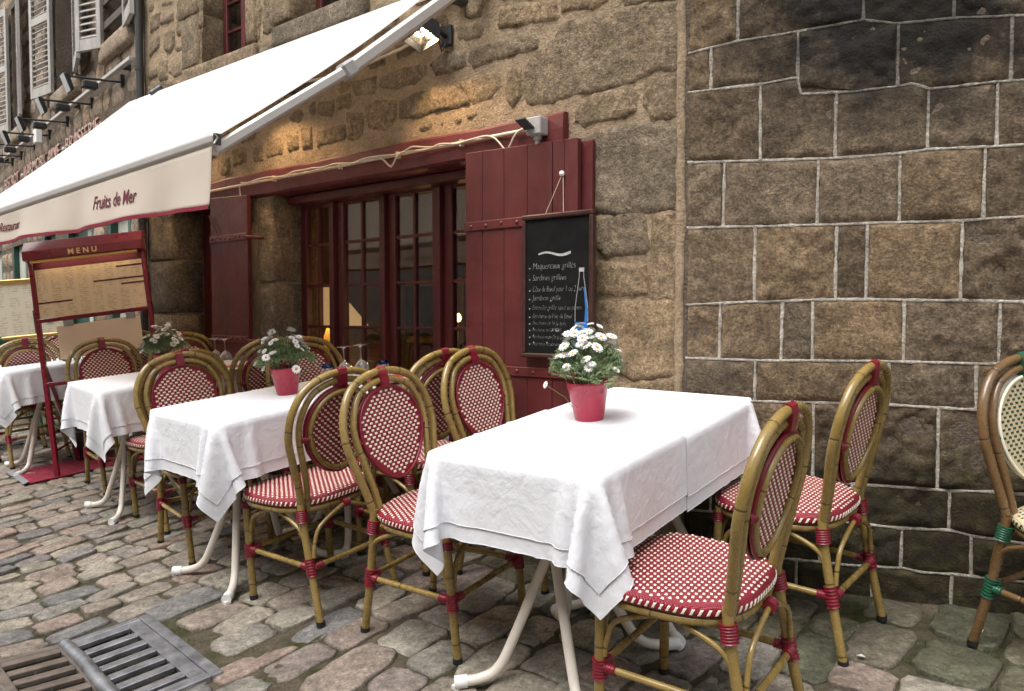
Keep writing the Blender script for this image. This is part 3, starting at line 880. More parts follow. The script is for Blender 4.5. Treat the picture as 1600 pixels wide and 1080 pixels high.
while tries < 9000 and nfill < 290:
    tries += 1
    f = tries / 9000
    x, z = rs.uniform(-4.46, -.05), rs.uniform(.1, 4.2)
    hw, hh = rs.uniform(.08, .19) * (1 - .76 * f) + .012, rs.uniform(.055, .11) * (1 - .74 * f) + .01
    if any(b[0] - hw < x < b[1] + hw and b[2] - hh < z < b[3] + hh for b in BLOCK): continue
    if x + hw > -.04 or x - hw < -4.47: continue
    if any(abs(x - r[0]) < (hw + r[2]) * .93 + .004 and abs(z - r[1]) < (hh + r[3]) * .93 + .004 for r in rects): continue
    rects.append((x, z, hw, hh)); nfill += 1
    n = rs.randrange(7, 10); poly = []
    for k in range(n):
        a = 2 * math.pi * (k + rs.uniform(-.25, .25)) / n
        c, s = math.cos(a), math.sin(a)
        rr = (abs(c) ** 3 + abs(s) ** 3) ** (-1 / 3) * rs.uniform(.86, 1.05)
        poly.append((x + c * rr * hw, z + s * rr * hh))
    me = stone_mesh(poly, rs.uniform(.004, .008), .009, .004, .016 if z < 3.2 else .04, seed=rs.uniform(0, 90), freq=26, edge_jit=.008, base=.007)
    link('stone', me, M['rubble'], rest)

def rough_block(name, mat, parent, x0, x1, y0, y1, z0, z1, seed=0, j=.006, bevel=.012, seg=3):
    bm = bmesh.new()
    bmesh.ops.create_cube(bm, size=1.0)
    bmesh.ops.scale(bm, vec=(x1 - x0, y1 - y0, z1 - z0), verts=bm.verts)
    bmesh.ops.translate(bm, vec=((x0 + x1) / 2, (y0 + y1) / 2, (z0 + z1) / 2), verts=bm.verts)
    bmesh.ops.bevel(bm, geom=bm.edges[:], offset=bevel, segments=1, affect='EDGES')
    bmesh.ops.subdivide_edges(bm, edges=[e for e in bm.edges if e.calc_length() > .06], cuts=seg, use_grid_fill=True)
    for v in bm.verts:
        q = noise.noise_vector((v.co.x * 9 + seed, v.co.y * 9, v.co.z * 9))
        v.co += q * j
    me = bpy.data.meshes.new(name); bm.to_mesh(me); bm.free()
    me.polygons.foreach_set('use_smooth', [True] * len(me.polygons)); me.update()
    return link(name, me, mat, parent)

# jamb stones of the glazed doors, the passage and the windows (each stone shows its face and its reveal)
def jamb(x0, x1, zs_, deep=.33, proud=.014, sd=0):
    for k, (z0, z1) in enumerate(zip(zs_[:-1], zs_[1:])):
        rough_block('jamb_stone', M['rubble'], rest, x0 - (rs.uniform(0, .06) if x1 > x0 else 0), x1, -proud - rs.uniform(0, .006), deep, z0 + .005, z1 - .005, seed=sd + k * 3.1)
jamb(-2.985, -2.824, [-.2, .42, .95, 1.4, 1.955], sd=2)
jamb(-4.46, -4.10, [-.2, .38, .78, 1.2, 1.6, 2.0, 2.35], .23, sd=9)
jamb(-3.92, -3.69, [2.94, 3.3, 3.62, 4.0, 4.4], .3, sd=14)
jamb(-2.78, -2.61, [3.0, 3.3, 3.7, 4.4], .3, sd=19)
jamb(-3.1, -2.99, [2.95, 3.4, 3.9, 4.4], .3, sd=24)
rough_block('window_sill', M['rubble'], rest, -3.86, -2.95, -.05, .3, 2.8, 2.925, 5)
rough_block('window_sill', M['rubble'], rest, -2.76, -1.9, -.05, .3, 2.84, 2.975, 6)
rough_block('window_sill', M['rubble'], rest, -2.93, -2.775, -.03, .3, 2.79, 2.92, 7)

# painted lintel beam
def beam(x0, x1, z0, z1, y0, y1, seed):
    n = int((x1 - x0) / .06)
    vs, fs = [], []
    prof = [(y1, z0), (y0 + .015, z0 + .002), (y0, z0 + .014), (y0 - .004, (z0 + z1) / 2), (y0, z1 - .012), (y0 + .012, z1), (y1, z1)]
    for k in range(n + 1):
        x = x0 + (x1 - x0) * k / n
        for i, (y, z) in enumerate(prof):
            q = noise.noise_vector((x * 4 + seed, z * 9, y * 9))
            a = .010 if i in (4, 5, 6) else .005
            vs.append((x, y + q.y * .004, z + q.z * a))
    m = len(prof)
    for k in range(n):
        for i in range(m - 1): fs.append((k * m + i + 1, k * m + i, (k + 1) * m + i, (k + 1) * m + i + 1))
    fs += [tuple(range(m)), tuple(n * m + i for i in range(m))[::-1]]
    return MB().add(vs, fs).build('lintel_beam', M['maroon_beam'], rest)
beam(-4.3, -.553, 1.955, 2.105, -.035, .3, 3)
MB().box(-2.84, -1.03, .10, .32, 1.90, 1.952).build('lintel_soffit_board', M['maroon'], rest, bevel=.006)

# glazed doors, each with its own panes
def glazed_leaf(x0, x1, yb, zb, zt, rows_z, name='glazed_door', cols=2, st=.062, swing=0.0, th=.045):
    d = empty(name, rest)
    d.location = (x0, yb, 0); d.rotation_euler = (0, 0, swing)
    w = x1 - x0
    fr = MB()
    fr.box(0, st, 0, th, zb, zt).box(w - st, w, 0, th, zb, zt)
    fr.build('stile', M['maroon'], d, bevel=.004)
    MB().box(st, w - st, .002, th - .002, rows_z[-1], zt).build('rail', M['maroon'], d, bevel=.004)
    MB().box(st, w - st, .002, th - .002, zb, rows_z[0]).build('rail', M['maroon'], d, bevel=.004)
    MB().box(st + .02, w - st - .02, -.004, .006, zb + .06, rows_z[0] - .05).build('kick_panel', M['maroon'], d, bevel=.006)
    cw = (w - 2 * st) / cols
    bw = .018
    for c in range(1, cols):
        MB().box(st + c * cw - bw / 2, st + c * cw + bw / 2, .006, th - .006, rows_z[0], rows_z[-1]).build('glazing_bar', M['maroon'], d, bevel=.003)
    for z in rows_z[1:-1]:
        for c in range(cols):
            MB().box(st + c * cw + (bw / 2 if c else 0), st + (c + 1) * cw - (bw / 2 if c < cols - 1 else 0), .007, th - .007, z - bw / 2, z + bw / 2).build('glazing_bar', M['maroon'], d, bevel=.003)
    for z0, z1 in zip(rows_z[:-1], rows_z[1:]):
        for c in range(cols):
            MB().box(st + c * cw, st + (c + 1) * cw, .02, .024, z0, z1).build('pane', M['pane'], d)
    return d
RZ = [.33, .595, .855, 1.115, 1.378, 1.645, 1.885]
for a, b, s in ((-2.83, -2.475, 0), (-2.452, -2.005, .02), (-1.977, -1.548, -.012), (-1.523, -1.09, .015)):
    glazed_leaf(a, b, .2, .1, 1.94, RZ, swing=s)
for a, b in ((-2.475, -2.452), (-2.005, -1.977), (-1.548, -1.523), (-1.09, -1.06)):
    MB().box(a + .002, b - .002, .17, .27, .1, 1.898).build('door_post', M['maroon'], rest, bevel=.003)
MB().box(-2.83, -1.06, .08, .34, -.2, .12).build('door_step', M['rubble'], rest, bevel=.01)
# upstairs windows
glazed_leaf(-3.68, -3.40, .17, 2.94, 4.28, [3.0, 3.2, 3.4, 3.8, 4.2], 'casement', 1, .05)
glazed_leaf(-3.38, -3.10, .17, 2.94, 4.28, [3.0, 3.2, 3.4, 3.8, 4.2], 'casement', 1, .05)
glazed_leaf(-2.60, -2.32, .17, 2.99, 4.28, [3.05, 3.25, 3.5, 3.8, 4.2], 'casement', 1, .05)
glazed_leaf(-2.30, -2.02, .17, 2.99, 4.28, [3.05, 3.25, 3.5, 3.8, 4.2], 'casement', 1, .05)
# rooms behind the glass
def room(x0, x1, y0, y1, z0, z1, mat, name):
    mb = MB().box(x0, x1, y0, y1, z0, z1)
    mb.f = [f[::-1] for i, f in enumerate(mb.f) if i != 2]
    mb.uv = mb.uv[:5]; mb.sm = mb.sm[:5]
    return mb.build(name, mat, rest)
room(-4.4, -.1, .36, 3.4, .08, 2.4, M['inner_wall'], 'dining_room')
room(-3.9, -1.8, .36, 2.0, 2.75, 4.6, M['inner_dark'], 'upper_room')
MB().box(-4.115, -3.29, .235, .275, .05, 1.95).build('passage_door', M['maroon'], rest, bevel=.004)
for z0, z1 in ((.2, .7), (.78, 1.28), (1.36, 1.86)):
    MB().box(-4.0, -3.42, .22, .237, z0, z1).build('door_panel', M['maroon'], rest, bevel=.008)

# shutters folded back on the wall
def strap(sh, x0, x1, y, z, n, hook=None):
    mb = MB().box(x0, x1, y - .008, y, z - .022, z + .022)
    s = mb.build('strap_hinge', M['maroon_iron'], sh, bevel=.003)
    for k in range(n):
        x = x0 + (x1 - x0) * (k + .5) / n
        m2 = MB(); m2.lathe([(.0005, .007), (.007, .0055), (.0095, .002), (.0098, 0)], 10)
        m2.v = [(vx, -vz, vy) for vx, vy, vz in m2.v]
        m2.f = [f[::-1] for f in m2.f]
        m2.build('rivet', M['maroon_iron'], s, loc=(x, y - .008, z + rs.uniform(-.004, .004)))
def shutter(x0, x1, yf, z0, z1l, z1r, planks, straps, name='plank_shutter', th=.032):
    sh = empty(name, rest)
    for a, b in zip(planks[:-1], planks[1:]):
        fa, fb = (a - x0) / (x1 - x0), (b - x0) / (x1 - x0)
        ta, tb = z1l + (z1r - z1l) * fa, z1l + (z1r - z1l) * fb
        g_ = .0012
        dy = rs.uniform(-.0015, .0015)
        vs = [(a + g_, yf + dy, z0), (b - g_, yf + dy, z0), (b - g_, yf + th, z0), (a + g_, yf + th, z0), (a + g_, yf + dy, ta), (b - g_, yf + dy, tb), (b - g_, yf + th, tb), (a + g_, yf + th, ta)]
        MB().add(vs, [(0, 3, 2, 1), (4, 5, 6, 7), (0, 1, 5, 4), (1, 2, 6, 5), (2, 3, 7, 6), (3, 0, 4, 7)]).build('plank', M['maroon'], sh, bevel=.0025)
    for z, n in straps: strap(sh, x0, x1, yf - .002, z, n)
    return sh
shutter(-1.11, -.448, -.075, .16, 1.981, 1.964, [-1.11, -1.0, -.865, -.725, -.585, -.52, -.448], [(1.622, 7), (.93, 7), (.35, 7)])
shutter(-1.07, -.398, -.036, .16, 1.975, 1.955, [-1.07, -.93, -.79, -.65, -.52, -.398], [])
shutter(-3.47, -3.02, -.07, .2, 1.985, 1.965, [-3.47, -3.02], [(1.70, 8), (1.03, 8)])
sh2 = [o for o in rest.children if o.name.startswith('plank_shutter')][-1]
MB().tube([(-3.46, -.082, 1.86), (-3.40, -.088, 1.78), (-3.37, -.084, 1.745)], .005, 6).build('shutter_hook', M['maroon_iron'], sh2)
for z in (1.70, 1.03):
    MB().tube([(-3.02, -.075, z - .005), (-2.96, -.07, z - .01), (-2.93, -.03, z - .012), (-2.93, .02, z - .012)], .011, 8).build('hinge_pin', M['maroon_iron'], sh2)
rest_fix = MB().box(-2.93, -2.90, -.012, .02, 1.6, 1.62)

# conduit along the lintel and the socket box
cd = empty('cable_conduit', rest)
MB().tube([(-4.2, -.052, 2.035), (-2.5, -.052, 2.04), (-.70, -.052, 2.045)], .0085, 8).build('conduit', M['pvc'], cd)
for x in (-3.6, -2.75, -2.1, -1.62, -1.16):
    MB().box(x, x + .012, -.064, -.03, 2.024, 2.058).build('conduit_clip', M['pvc'], cd)
def wavy(x0, x1, amps, z, sd):
    pts = []
    n = 60
    for k in range(n + 1):
        t = k / n; x = x0 + (x1 - x0) * t
        dz = sum(a * math.exp(-((x - c) / w) ** 2) for c, w, a in amps)
        pts.append((x, -.062 - .006 * math.sin(k * .9 + sd), z + dz + .006 * math.sin(k * .55 + sd)))
    return pts
MB().tube(wavy(-2.1, -.72, [(-1.66, .05, -.055), (-.86, .05, -.075), (-.95, .04, .0)], 2.045, 1), .0048, 6).build('loose_cable', M['pvc'], cd)
MB().tube(wavy(-3.1, -1.3, [(-2.35, .08, .012), (-1.5, .06, .01)], 2.05, 3), .0048, 6).build('loose_cable', M['pvc'], cd)
MB().tube([(-3.07, -.058, 2.045), (-3.12, -.062, 2.03), (-3.13, -.05, 1.97), (-3.13, -.04, 1.93)], .0048, 6).build('loose_cable', M['pvc'], cd)
sb = empty('socket_box', rest)
MB().box(-.715, -.635, -.10, -.035, 2.005, 2.085).build('box_body', M['grey_pvc'], sb, bevel=.005)
MB().add([(-.72, -.102, 2.03), (-.72, -.175, 2.06), (-.665, -.175, 2.06), (-.665, -.102, 2.03), (-.72, -.10, 2.037), (-.72, -.173, 2.067), (-.665, -.173, 2.067), (-.665, -.10, 2.037)], [(0, 1, 2, 3), (7, 6, 5, 4), (0, 4, 5, 1), (1, 5, 6, 2), (2, 6, 7, 3), (3, 7, 4, 0)]).build('box_flap', M['dark_pvc'], sb)
MB().lathe([(.012, -.02), (.012, .0), (.02, .002), (.02, .02)], 10, center=(-.675, -.065)).build('cable_gland', M['grey_pvc'], sb, loc=(0, 0, 1.985))

# drain pipe at the seam of the two houses
dp = empty('drain_pipe', None, (K2.x, K2.y, 0), -R(39))
tag(dp, 'thin dark drain pipe running down the seam left of the rubble wall', 'pipe')
MB().tube([(.02, -.05, 5.0), (.02, -.05, 3.9), (.023, -.05, 3.0), (.02, -.05, .2)], .028, 10).build('pipe', M['drain'], dp)
for z in (4.2, 3.05, 1.9, .8): MB().tube([(.02, -.05, z), (.02, -.05, z + .03)], .034, 10).build('pipe_collar', M['drain'], dp)

# ---------------------------------------------------------------- the house beyond, with louvred shutters
hb = empty('shuttered_house', None, (K2.x, K2.y, 0), -R(47.5))
tag(hb, 'far house with white louvred shutters and wall lettering at upper left', 'building')
W2 = [(-2.75, -1.9, 3.45, 4.95), (-5.0, -4.45, 3.45, 4.95), (-.95, -.3, 3.5, 4.95), (-7.4, -6.6, 3.45, 4.95)]
G2 = [(-1.06, -.43, .1, 2.05), (-2.52, -1.53, .1, 2.05), (-3.57, -2.92, .1, 2.05), (-5.3, -4.45, .1, 2.05), (-7.0, -6.0, .1, 2.05)]
holed_wall('stone_wall', M['grey_mortar'], hb, -14, -.01, -.3, 6.2, W2 + G2, step=.12, rough=.006)
MB().box(-14, -.01, .34, .4, -.3, 6.2).build('back_wall', M['inner_dark'], hb)
rs2 = random.Random(4)
z = .0
many_v, many_f = [], []
while z < 6.0:
    h = rs2.uniform(.19, .27)
    x = -13.9
    while x < -.08:
        l = rs2.uniform(.22, .46)
        x1 = min(x + l, -.02)
        blocked = any(a - .02 < x1 and x < b + .02 and c - .02 < z + h and z < d + .02 for a, b, c, d in W2 + G2)
        if blocked:
            # trim against the opening
            for a, b, c, d in W2 + G2:
                if c < z + h and z < d:
                    if x < a < x1: x1 = a - .0
                    elif a <= x < b: x1 = x
        if x1 - x > .07:
            shows = x > -7.5 and (z > 2.3 or z < 2.1)
            me = stone_mesh([(x + .009, z + .009), (x1 - .009, z + .009), (x1 - .009, z + h - .009), (x + .009, z + h - .009)], rs2.uniform(.006, .016), .02, .005, .07, seed=rs2.uniform(0, 90), freq=9, edge_jit=.006)
            if shows: link('stone_block', me, M['house_stone'], hb)
            else:
                b0 = len(many_v); many_v += [tuple(v.co) for v in me.vertices]; many_f += [[b0 + k for k in p.vertices] for p in me.polygons]
                bpy.data.meshes.remove(me)
            x = x1
        else:
            nx = [b for a, b, c, d in W2 + G2 if a - .03 <= x < b and c < z + h and z < d]
            x = max(nx) if nx else x1 + .01
            continue
    z += h
me = bpy.data.meshes.new('more_blocks'); me.from_pydata(many_v, [], many_f); me.update()
tag(link('more_blocks', me, M['house_stone'], hb), kind='stuff')

def louvre(xh, w, z0, z1, ang, side, slats=26):
    """one leaf hinged at xh, turned `ang` degrees off the wall; side +1 lies to the right of the hinge"""
    s = empty('louvred_shutter', hb, (xh, -.045, 0), 0)
    s.rotation_euler = (0, 0, R(-ang) * side)
    a, b = (0, w) if side > 0 else (-w, 0)
    MB().box(a, a + .05, -.018, .018, z0, z1).build('stile', M['shutter_white'], s, bevel=.003)
    MB().box(b - .05, b, -.018, .018, z0, z1).build('stile', M['shutter_white'], s, bevel=.003)
    zm = z0 + (z1 - z0) * .52
    for q0, q1 in ((z0, z0 + .1), (zm - .04, zm + .04), (z1 - .09, z1)):
        MB().box(a + .05, b - .05, -.016, .016, q0, q1).build('rail', M['shutter_white'], s, bevel=.003)
    sl = MB().bar((a + .052, 0, 0), (b - .052, 0, 0), .045, .008, (0, -.72, .7)).mesh('slat'); sl.materials.append(M['shutter_white'])
    for q0, q1 in ((z0 + .12, zm - .05), (zm + .06, z1 - .1)):
        n = int((q1 - q0) / .048)
        for k in range(n): link('slat', sl, None, s, loc=(0, 0, q0 + (q1 - q0) * k / max(1, n - 1)))
    return s
for xh, w, side, ang in ((-.32, .36, 1, 8), (-1.86, .5, 1, 10), (-2.75, .46, -1, 12), (-4.42, .48, 1, 9), (-5.02, .42, -1, 12), (-.95, .3, -1, 25), (-6.58, .55, 1, 9)):
    louvre(xh, w, 3.46, 4.97, ang, side)
for a, b, c, d in W2:
    MB().box(a, b, .14, .17, c, d).build('window_pane', M['dark_glass'], hb)
    MB().box((a + b) / 2 - .03, (a + b) / 2 + .03, .1, .138, c, d).build('window_frame', M['shutter_dark'], hb)
    rough_block('window_sill', M['house_stone'], hb, a - .08, b + .08, -.06, .2, c - .16, c - .005, 3, seg=2)
# window stay bars beside the nearest shutter
for z in (3.62, 3.82): MB().box(-1.0, -.28, -.03, -.005, z, z + .06).build('sill_rail', M['shutter_dark'], hb)
# ground floor: white boarded doors in green frames
for i, (a, b, c, d) in enumerate(G2):
    MB().box(a, a + .07, .0, .16, c, d).build('door_frame', M['green_paint'], hb)
    MB().box(b - .07, b, .0, .16, c, d).build('door_frame', M['green_paint'], hb)
    n = int((b - a - .14) / .085)
    for k in range(n):
        x = a + .07 + (b - a - .14) * k / n
        wht = not (i == 1 and k < n * .55)
        MB().box(x + .002, x + (b - a - .14) / n - .002, .06, .09, c, d).build('door_board', M['plank_white'] if wht else M['green_paint'], hb, bevel=.004)
# lettering on the wall
for s, x, sz in (('BISTROT', -5.36, .2), ("L'ARMORICAINE", -4.18, .2), ('BRASSERIE', -2.22, .2)):
    ln = {'BISTROT': .9, "L'ARMORICAINE": 1.72, 'BRASSERIE': 1.16}[s]
    me = text_mesh(s, sz, .012)
    wx = max(v.co.x for v in me.vertices)
    for v in me.vertices: v.co.x *= ln / wx
    me.materials.append(M['letter_face']); me.materials.append(M['letter_side'])
    for p in me.polygons: p.material_index = 0 if abs(p.normal.y) > .8 else 1
    link('wall_letters', me, None, hb, loc=(x, -.05, 2.765))
for x in (-4.32, -2.36): MB().box(x, x + .07, -.06, -.03, 2.82, 2.84).build('wall_letters', M['white'], hb)

# lamp rail and arm lamps above the letters
lr = empty('lamp_rail', None, (K2.x, K2.y, 0), -R(47.5))
tag(lr, 'long metal cable rail fixed above the wall lettering at upper left', 'rail')
MB().box(-7.5, -.1, -.085, -.045, 3.15, 3.182).build('rail', M['alu'], lr, bevel=.004)
for x in (-.35, -1.9, -3.6, -5.4): MB().box(x - .02, x + .02, -.05, .0, 3.145, 3.185).build('bracket', M['iron'], lr)
MB().box(-3.12, -2.98, -.16, -.1, 2.98, 3.13).build('junction_box', M['white'], lr, bevel=.006)
ORD = ['nearest the drain pipe', 'second from the drain pipe', 'third from the drain pipe', 'fourth from the drain pipe', 'fifth from the drain pipe', 'sixth from the drain pipe', 'farthest up the street']
def arm_lamp():
    t = empty('arm_floodlight')
    MB().box(-.015, .015, -.03, 0, -.04, .06).build('wall_bracket', M['iron'], t)
    MB().tube([(0, -.02, 0), (0, -.42, -.03)], .009, 8).build('arm', M['iron'], t)
    hd = MB()
    hd.add([(-.05, -.41, -.02), (.05, -.41, -.02), (.05, -.375, -.13), (-.05, -.375, -.13), (-.065, -.45, -.02), (.065, -.45, -.02), (.065, -.40, -.16), (-.065, -.40, -.16)], [(0, 1, 2, 3), (7, 6, 5, 4), (0, 4, 5, 1), (1, 5, 6, 2), (2, 6, 7, 3), (3, 7, 4, 0)])
    h = hd.build('head', M['iron'], t, bevel=.006)
    MB().add([(-.058, -.454, -.025), (.058, -.454, -.025), (.058, -.406, -.152), (-.058, -.406, -.152)], [(0, 1, 2, 3)]).build('front_glass', M['lamp_glass'], h)
    MB().tube([(-.03, -.42, .0), (-.03, -.42, .0), (.03, -.42, .0)], .04, 10).build('hood', M['iron'], t)
    MB().box(-.035, .035, -.31, -.2, -.1, -.04).build('ballast', M['iron'], t, bevel=.01)
    return t
al = arm_lamp()
for i, x in enumerate((-.52, -1.42, -2.31, -3.07, -3.79, -4.53, -5.07)):
    o = al if i == 0 else copy_tree(al)
    tag(o, 'black arm floodlight over the wall lettering, ' + ORD[i], 'floodlight', 'arm lamps over the wall lettering')
    p = K2 + U2 * x
    o.location = (p.x, p.y, 3.085); o.rotation_euler = (0, 0, -R(47.5))

# a paler house that closes the view up the street, and the houses across the lane behind the viewer
p = K2 - U2 * 14.0
hc = empty('pale_house', None, (p.x, p.y, 0), -R(62))
tag(hc, 'pale grey rendered house at the far end of the lane, upper left corner', 'building')
MB().box(-12, 0, .0, .5, -.3, 8).build('wall', M['opp'], hc)
for x in (-2.2, -5): MB().box(x, x + .9, -.02, .2, 3.2, 4.8).build('window', M['dark_glass'], hc)
p = K + N1 * 6.6
ho = empty('opposite_house', None, (p.x, p.y, 0), -R(39))
tag(ho, 'rendered house across the lane, seen only as reflections in the glass doors', 'building')
OW = [(x, x + .95, z0, z0 + 1.5) for x in (-3.5, -.7, 2.1, 4.9, 7.7, 10.5) for z0 in (3.4,)]
holed_wall('wall', M['opp'], ho, -7, 16, -.4, 6.4, OW, step=.6, rough=.004, thick=.3)
for a, b, c, d in OW: MB().box(a, b, .12, .16, c, d).build('window', M['dark_glass'], ho)
for o in list(ho.children):
    me = o.data; me.transform(Matrix.Rotation(math.pi, 4, 'Z'))

# ---------------------------------------------------------------- awning
aw = empty('awning', None, (K.x, K.y, 0), -R(39))
tag(aw, 'white retractable awning with printed valance and red trim over the left tables', 'awning')
AX0, AX1 = -4.62, -1.30          # left and right ends
YR, ZR, YF, ZF = -.07, 2.83, -1.283, 1.872
def aw_z(x): return ZF - (AX1 - x) / (AX1 - AX0) * .125
nx, ny = 60, 26
Pt = np.zeros((ny, nx, 3))
for j in range(ny):
    for i in range(nx):
        u, v = i / (nx - 1), j / (ny - 1)
        x = AX0 + (AX1 - AX0) * u + (.05 * v if i == nx - 1 else 0) * 0
        zf = aw_z(x)
        z = ZR + (zf - ZR) * v - .025 * math.sin(math.pi * v) * (1 + .3 * math.sin(u * 9))
        Pt[j, i] = (x, YR + (YF - YR) * v, z)
me = grid_mesh('canopy', Pt); o = link('canopy', me, M['canvas'], aw)
md = o.modifiers.new('thick', 'SOLIDIFY'); md.thickness = .0022; md.offset = 0
# valance with a soft wave
nv = 14
Pv = np.zeros((nv, 120, 3))
for j in range(nv):
    for i in range(120):
        u, v = i / 119, j / (nv - 1)
        x = AX0 + (AX1 - AX0) * u
        zt = aw_z(x) - .035; zb = 1.612 + .006 * math.sin(u * 17) - .02 * (1 - u)
        wv = v * (.012 * math.sin(u * 23) + .007 * math.sin(u * 51 + 1) + .01 * noise.noise((u * 14, v, 0)))
        Pv[j, i] = (x + .012 * v * (u > .98), YF - .012 + wv - .02 * v, zt + (zb - zt) * v)
o = link('valance', grid_mesh('valance', Pv), M['valance'], aw)
md = o.modifiers.new('thick', 'SOLIDIFY'); md.thickness = .002; md.offset = 0
edge = [tuple(Pv[-1, i]) for i in range(0, 120)]
mb = MB()
vs, fs = [], []
for q in edge:
    vs += [(q[0], q[1] - .003, q[2] + .006), (q[0], q[1] - .003, q[2] - .009), (q[0], q[1] + .003, q[2] - .009), (q[0], q[1] + .003, q[2] + .006)]
for k in range(len(edge) - 1):
    for c in range(4): fs.append((k * 4 + c, k * 4 + (c + 1) % 4, k * 4 + 4 + (c + 1) % 4, k * 4 + 4 + c))
mb.add(vs, fs).build('red_trim', M['trim_red'], aw)
def on_valance(me, x, z):
    # bend the print onto the cloth
    for v in me.vertices:
        X = x + v.co.x; Z = z + v.co.z
        i = min(118, max(0, int((X - AX0) / (AX1 - AX0) * 119)))
        col = Pv[:, i]
        y = float(np.interp(Z, col[::-1, 2], col[::-1, 1]))
        v.co = (X, y - .0035 + v.co.y * .3, Z)
    return me
me = text_mesh('Fruits de Mer', .088, .0006, bold=.0012, sx=1.0)
wx = max(v.co.x for v in me.vertices)
for v in me.vertices: v.co.x *= .415 / wx
link('printed_name', on_valance(me, -2.30, 1.678), M['text_maroon'], aw)
me = text_mesh('Restaurant', .07, .0006, shear=.25, bold=.0008)
wx = max(v.co.x for v in me.vertices)
for v in me.vertices: v.co.x *= .30 / wx
link('printed_name', on_valance(me, -3.54, 1.66), M['text_maroon'], aw)
# front bar, roller and arms
fb = MB()
pr = [(-.03, .012), (-.024, .026), (.0, .03), (.016, .02), (.02, -.01), (.01, -.034), (-.014, -.036), (-.03, -.018)]
vs, fs = [], []
for x in (AX0 - .02, AX1 + .02):
    for y, z in pr: vs.append((x, YF + y * .75, aw_z(min(x, AX1)) + z * .75 - .008))
for k in range(8): fs.append((k, (k + 1) % 8, 8 + (k + 1) % 8, 8 + k))
fs += [tuple(range(8))[::-1], tuple(range(8, 16))]
fbo = fb.add(vs, fs).build('front_bar', M['alu'], aw, bevel=.003)
MB().box(AX1 + .0205, AX1 + .026, YF - .018, YF + .012, ZF - .032, ZF + .012).build('bar_end', M['alu_dark'], fbo)
MB().tube([(AX1 + .027, YF - .018, ZF + .01), (AX1 + .027, YF - .004, ZF - .004), (AX1 + .027, YF - .018, ZF - .03)], .004, 6).build('bar_end_groove', M['alu'], fbo)
MB().tube([(AX0, YR + .02, ZR - .012), (AX1 + .08, YR + .02, ZR - .012)], .018, 12).build('roller', M['canvas'], aw)
for x in (AX1 + .11, (AX0 + AX1) / 2, AX0): MB().box(x - .03, x + .03, YR - .0, YR + .09, ZR - .1, ZR + .0).build('wall_bracket', M['alu_dark'], aw, bevel=.01)
def arm(xs0, xf, sgn=1):
    a = Vector((xs0, -.06, 2.815)); b = Vector((xf, YF + .01, aw_z(min(xf, AX1)) - .045))
    e = a.lerp(b, .55) + Vector((.02 * sgn, 0, -.03))
    A = empty('folding_arm', aw)
    m = MB(); m.bar(a, e, .074, .058); m.build('upper_arm', M['alu'], A, bevel=.012)
    m = MB(); m.bar(e, b, .056, .046); m.build('lower_arm', M['alu'], A, bevel=.01)
    d = (b - a).normalized()
    MB().bar(e - d * .035, e + d * .035, .075, .068).build('elbow', M['grey_pvc'], A, bevel=.01)
    MB().bar(a - d * .06, a + d * .05, .09, .09).build('shoulder', M['alu_dark'], A, bevel=.012)
    for o_ in (-.012, .0, .012):
        MB().bar(a.lerp(e, .06) + Vector((.0, -.0, .0)) + Vector((o_, -.0275, -.004)), e + Vector((o_, -.0275, -.004)), .003, .004).build('rib', M['alu_dark'], A)
arm(-1.05, -1.34)
arm(-4.2, -4.5, -1)

# floodlights under the awning (lit)
def flood(name, label, x, z, yaw, watts, dz=0.0):
    t = empty(name, None)
    p = K + U1 * x
    t.location = (p.x, p.y, z); t.rotation_euler = (0, 0, -R(39))
    tag(t, label, 'floodlight', 'lit floodlights on the restaurant wall')
    MB().box(-.035, .035, -.025, 0.0, -.05, .055).build('wall_plate', M['iron'], t, bevel=.006)
    MB().tube([(0, -.02, 0), (0, -.07, .01), (.01, -.15, .0)], .014, 8).build('arm', M['iron'], t)
    MB().tube([(.01, -.03, -.04), (.0, -.05, -.085), (-.01, -.06, -.03), (.0, -.14, .0)], .0055, 6).build('lead', M['iron'], t)
    # open box housing pointing down and outwards; sides shape the beam
    hd = empty('head', t)
    hd.location = (.02, -.2, -.05); hd.rotation_euler = (R(-22), R(yaw), R(-12))
    w, d, h = .085, .05, .06
    sh = MB()
    sh.add([(-w, -d, -.03), (w, -d, -.03), (w, d, -.03), (-w, d, -.03), (-w * .75, -d * .6, h), (w * .75, -d * .6, h), (w * .75, d * .6, h), (-w * .75, d * .6, h)],
           [(4, 5, 6, 7), (0, 1, 5, 4), (1, 2, 6, 5), (2, 3, 7, 6), (3, 0, 4, 7)])
    o = sh.build('housing', M['iron'], hd)
    md = o.modifiers.new('t', 'SOLIDIFY'); md.thickness = .006; md.offset = 1
    MB().add([(-w * .9, -d * .85, .0), (w * .9, -d * .85, .0), (w * .9, d * .85, .0), (-w * .9, d * .85, .0), (-w * .6, -d * .3, .035), (w * .6, -d * .3, .035), (w * .6, d * .3, .035), (-w * .6, d * .3, .035)],
             [(4, 5, 6, 7), (0, 1, 5, 4), (1, 2, 6, 5), (2, 3, 7, 6), (3, 0, 4, 7)]).build('reflector', M['reflector'], hd)
    MB().tube([(-.035, 0, .012), (.035, 0, .012)], .006, 8).build('bulb', M['bulb'], hd)
    ld = bpy.data.lights.new('floodlight_beam', 'SPOT'); ld.energy = watts; ld.color = (1, .68, .38); ld.spot_size = R(112); ld.spot_blend = .5; ld.shadow_soft_size = .012
    lo = bpy.data.objects.new('floodlight_beam', ld); COL.objects.link(lo); lo.parent = hd; lo.location = (0, .0, -.006); lo.rotation_euler = (R(46), 0, 0)
    return t
flood('wall_floodlight', 'lit black floodlight on the rubble wall beside the awning arm', -1.29, 2.60, -6, 9)
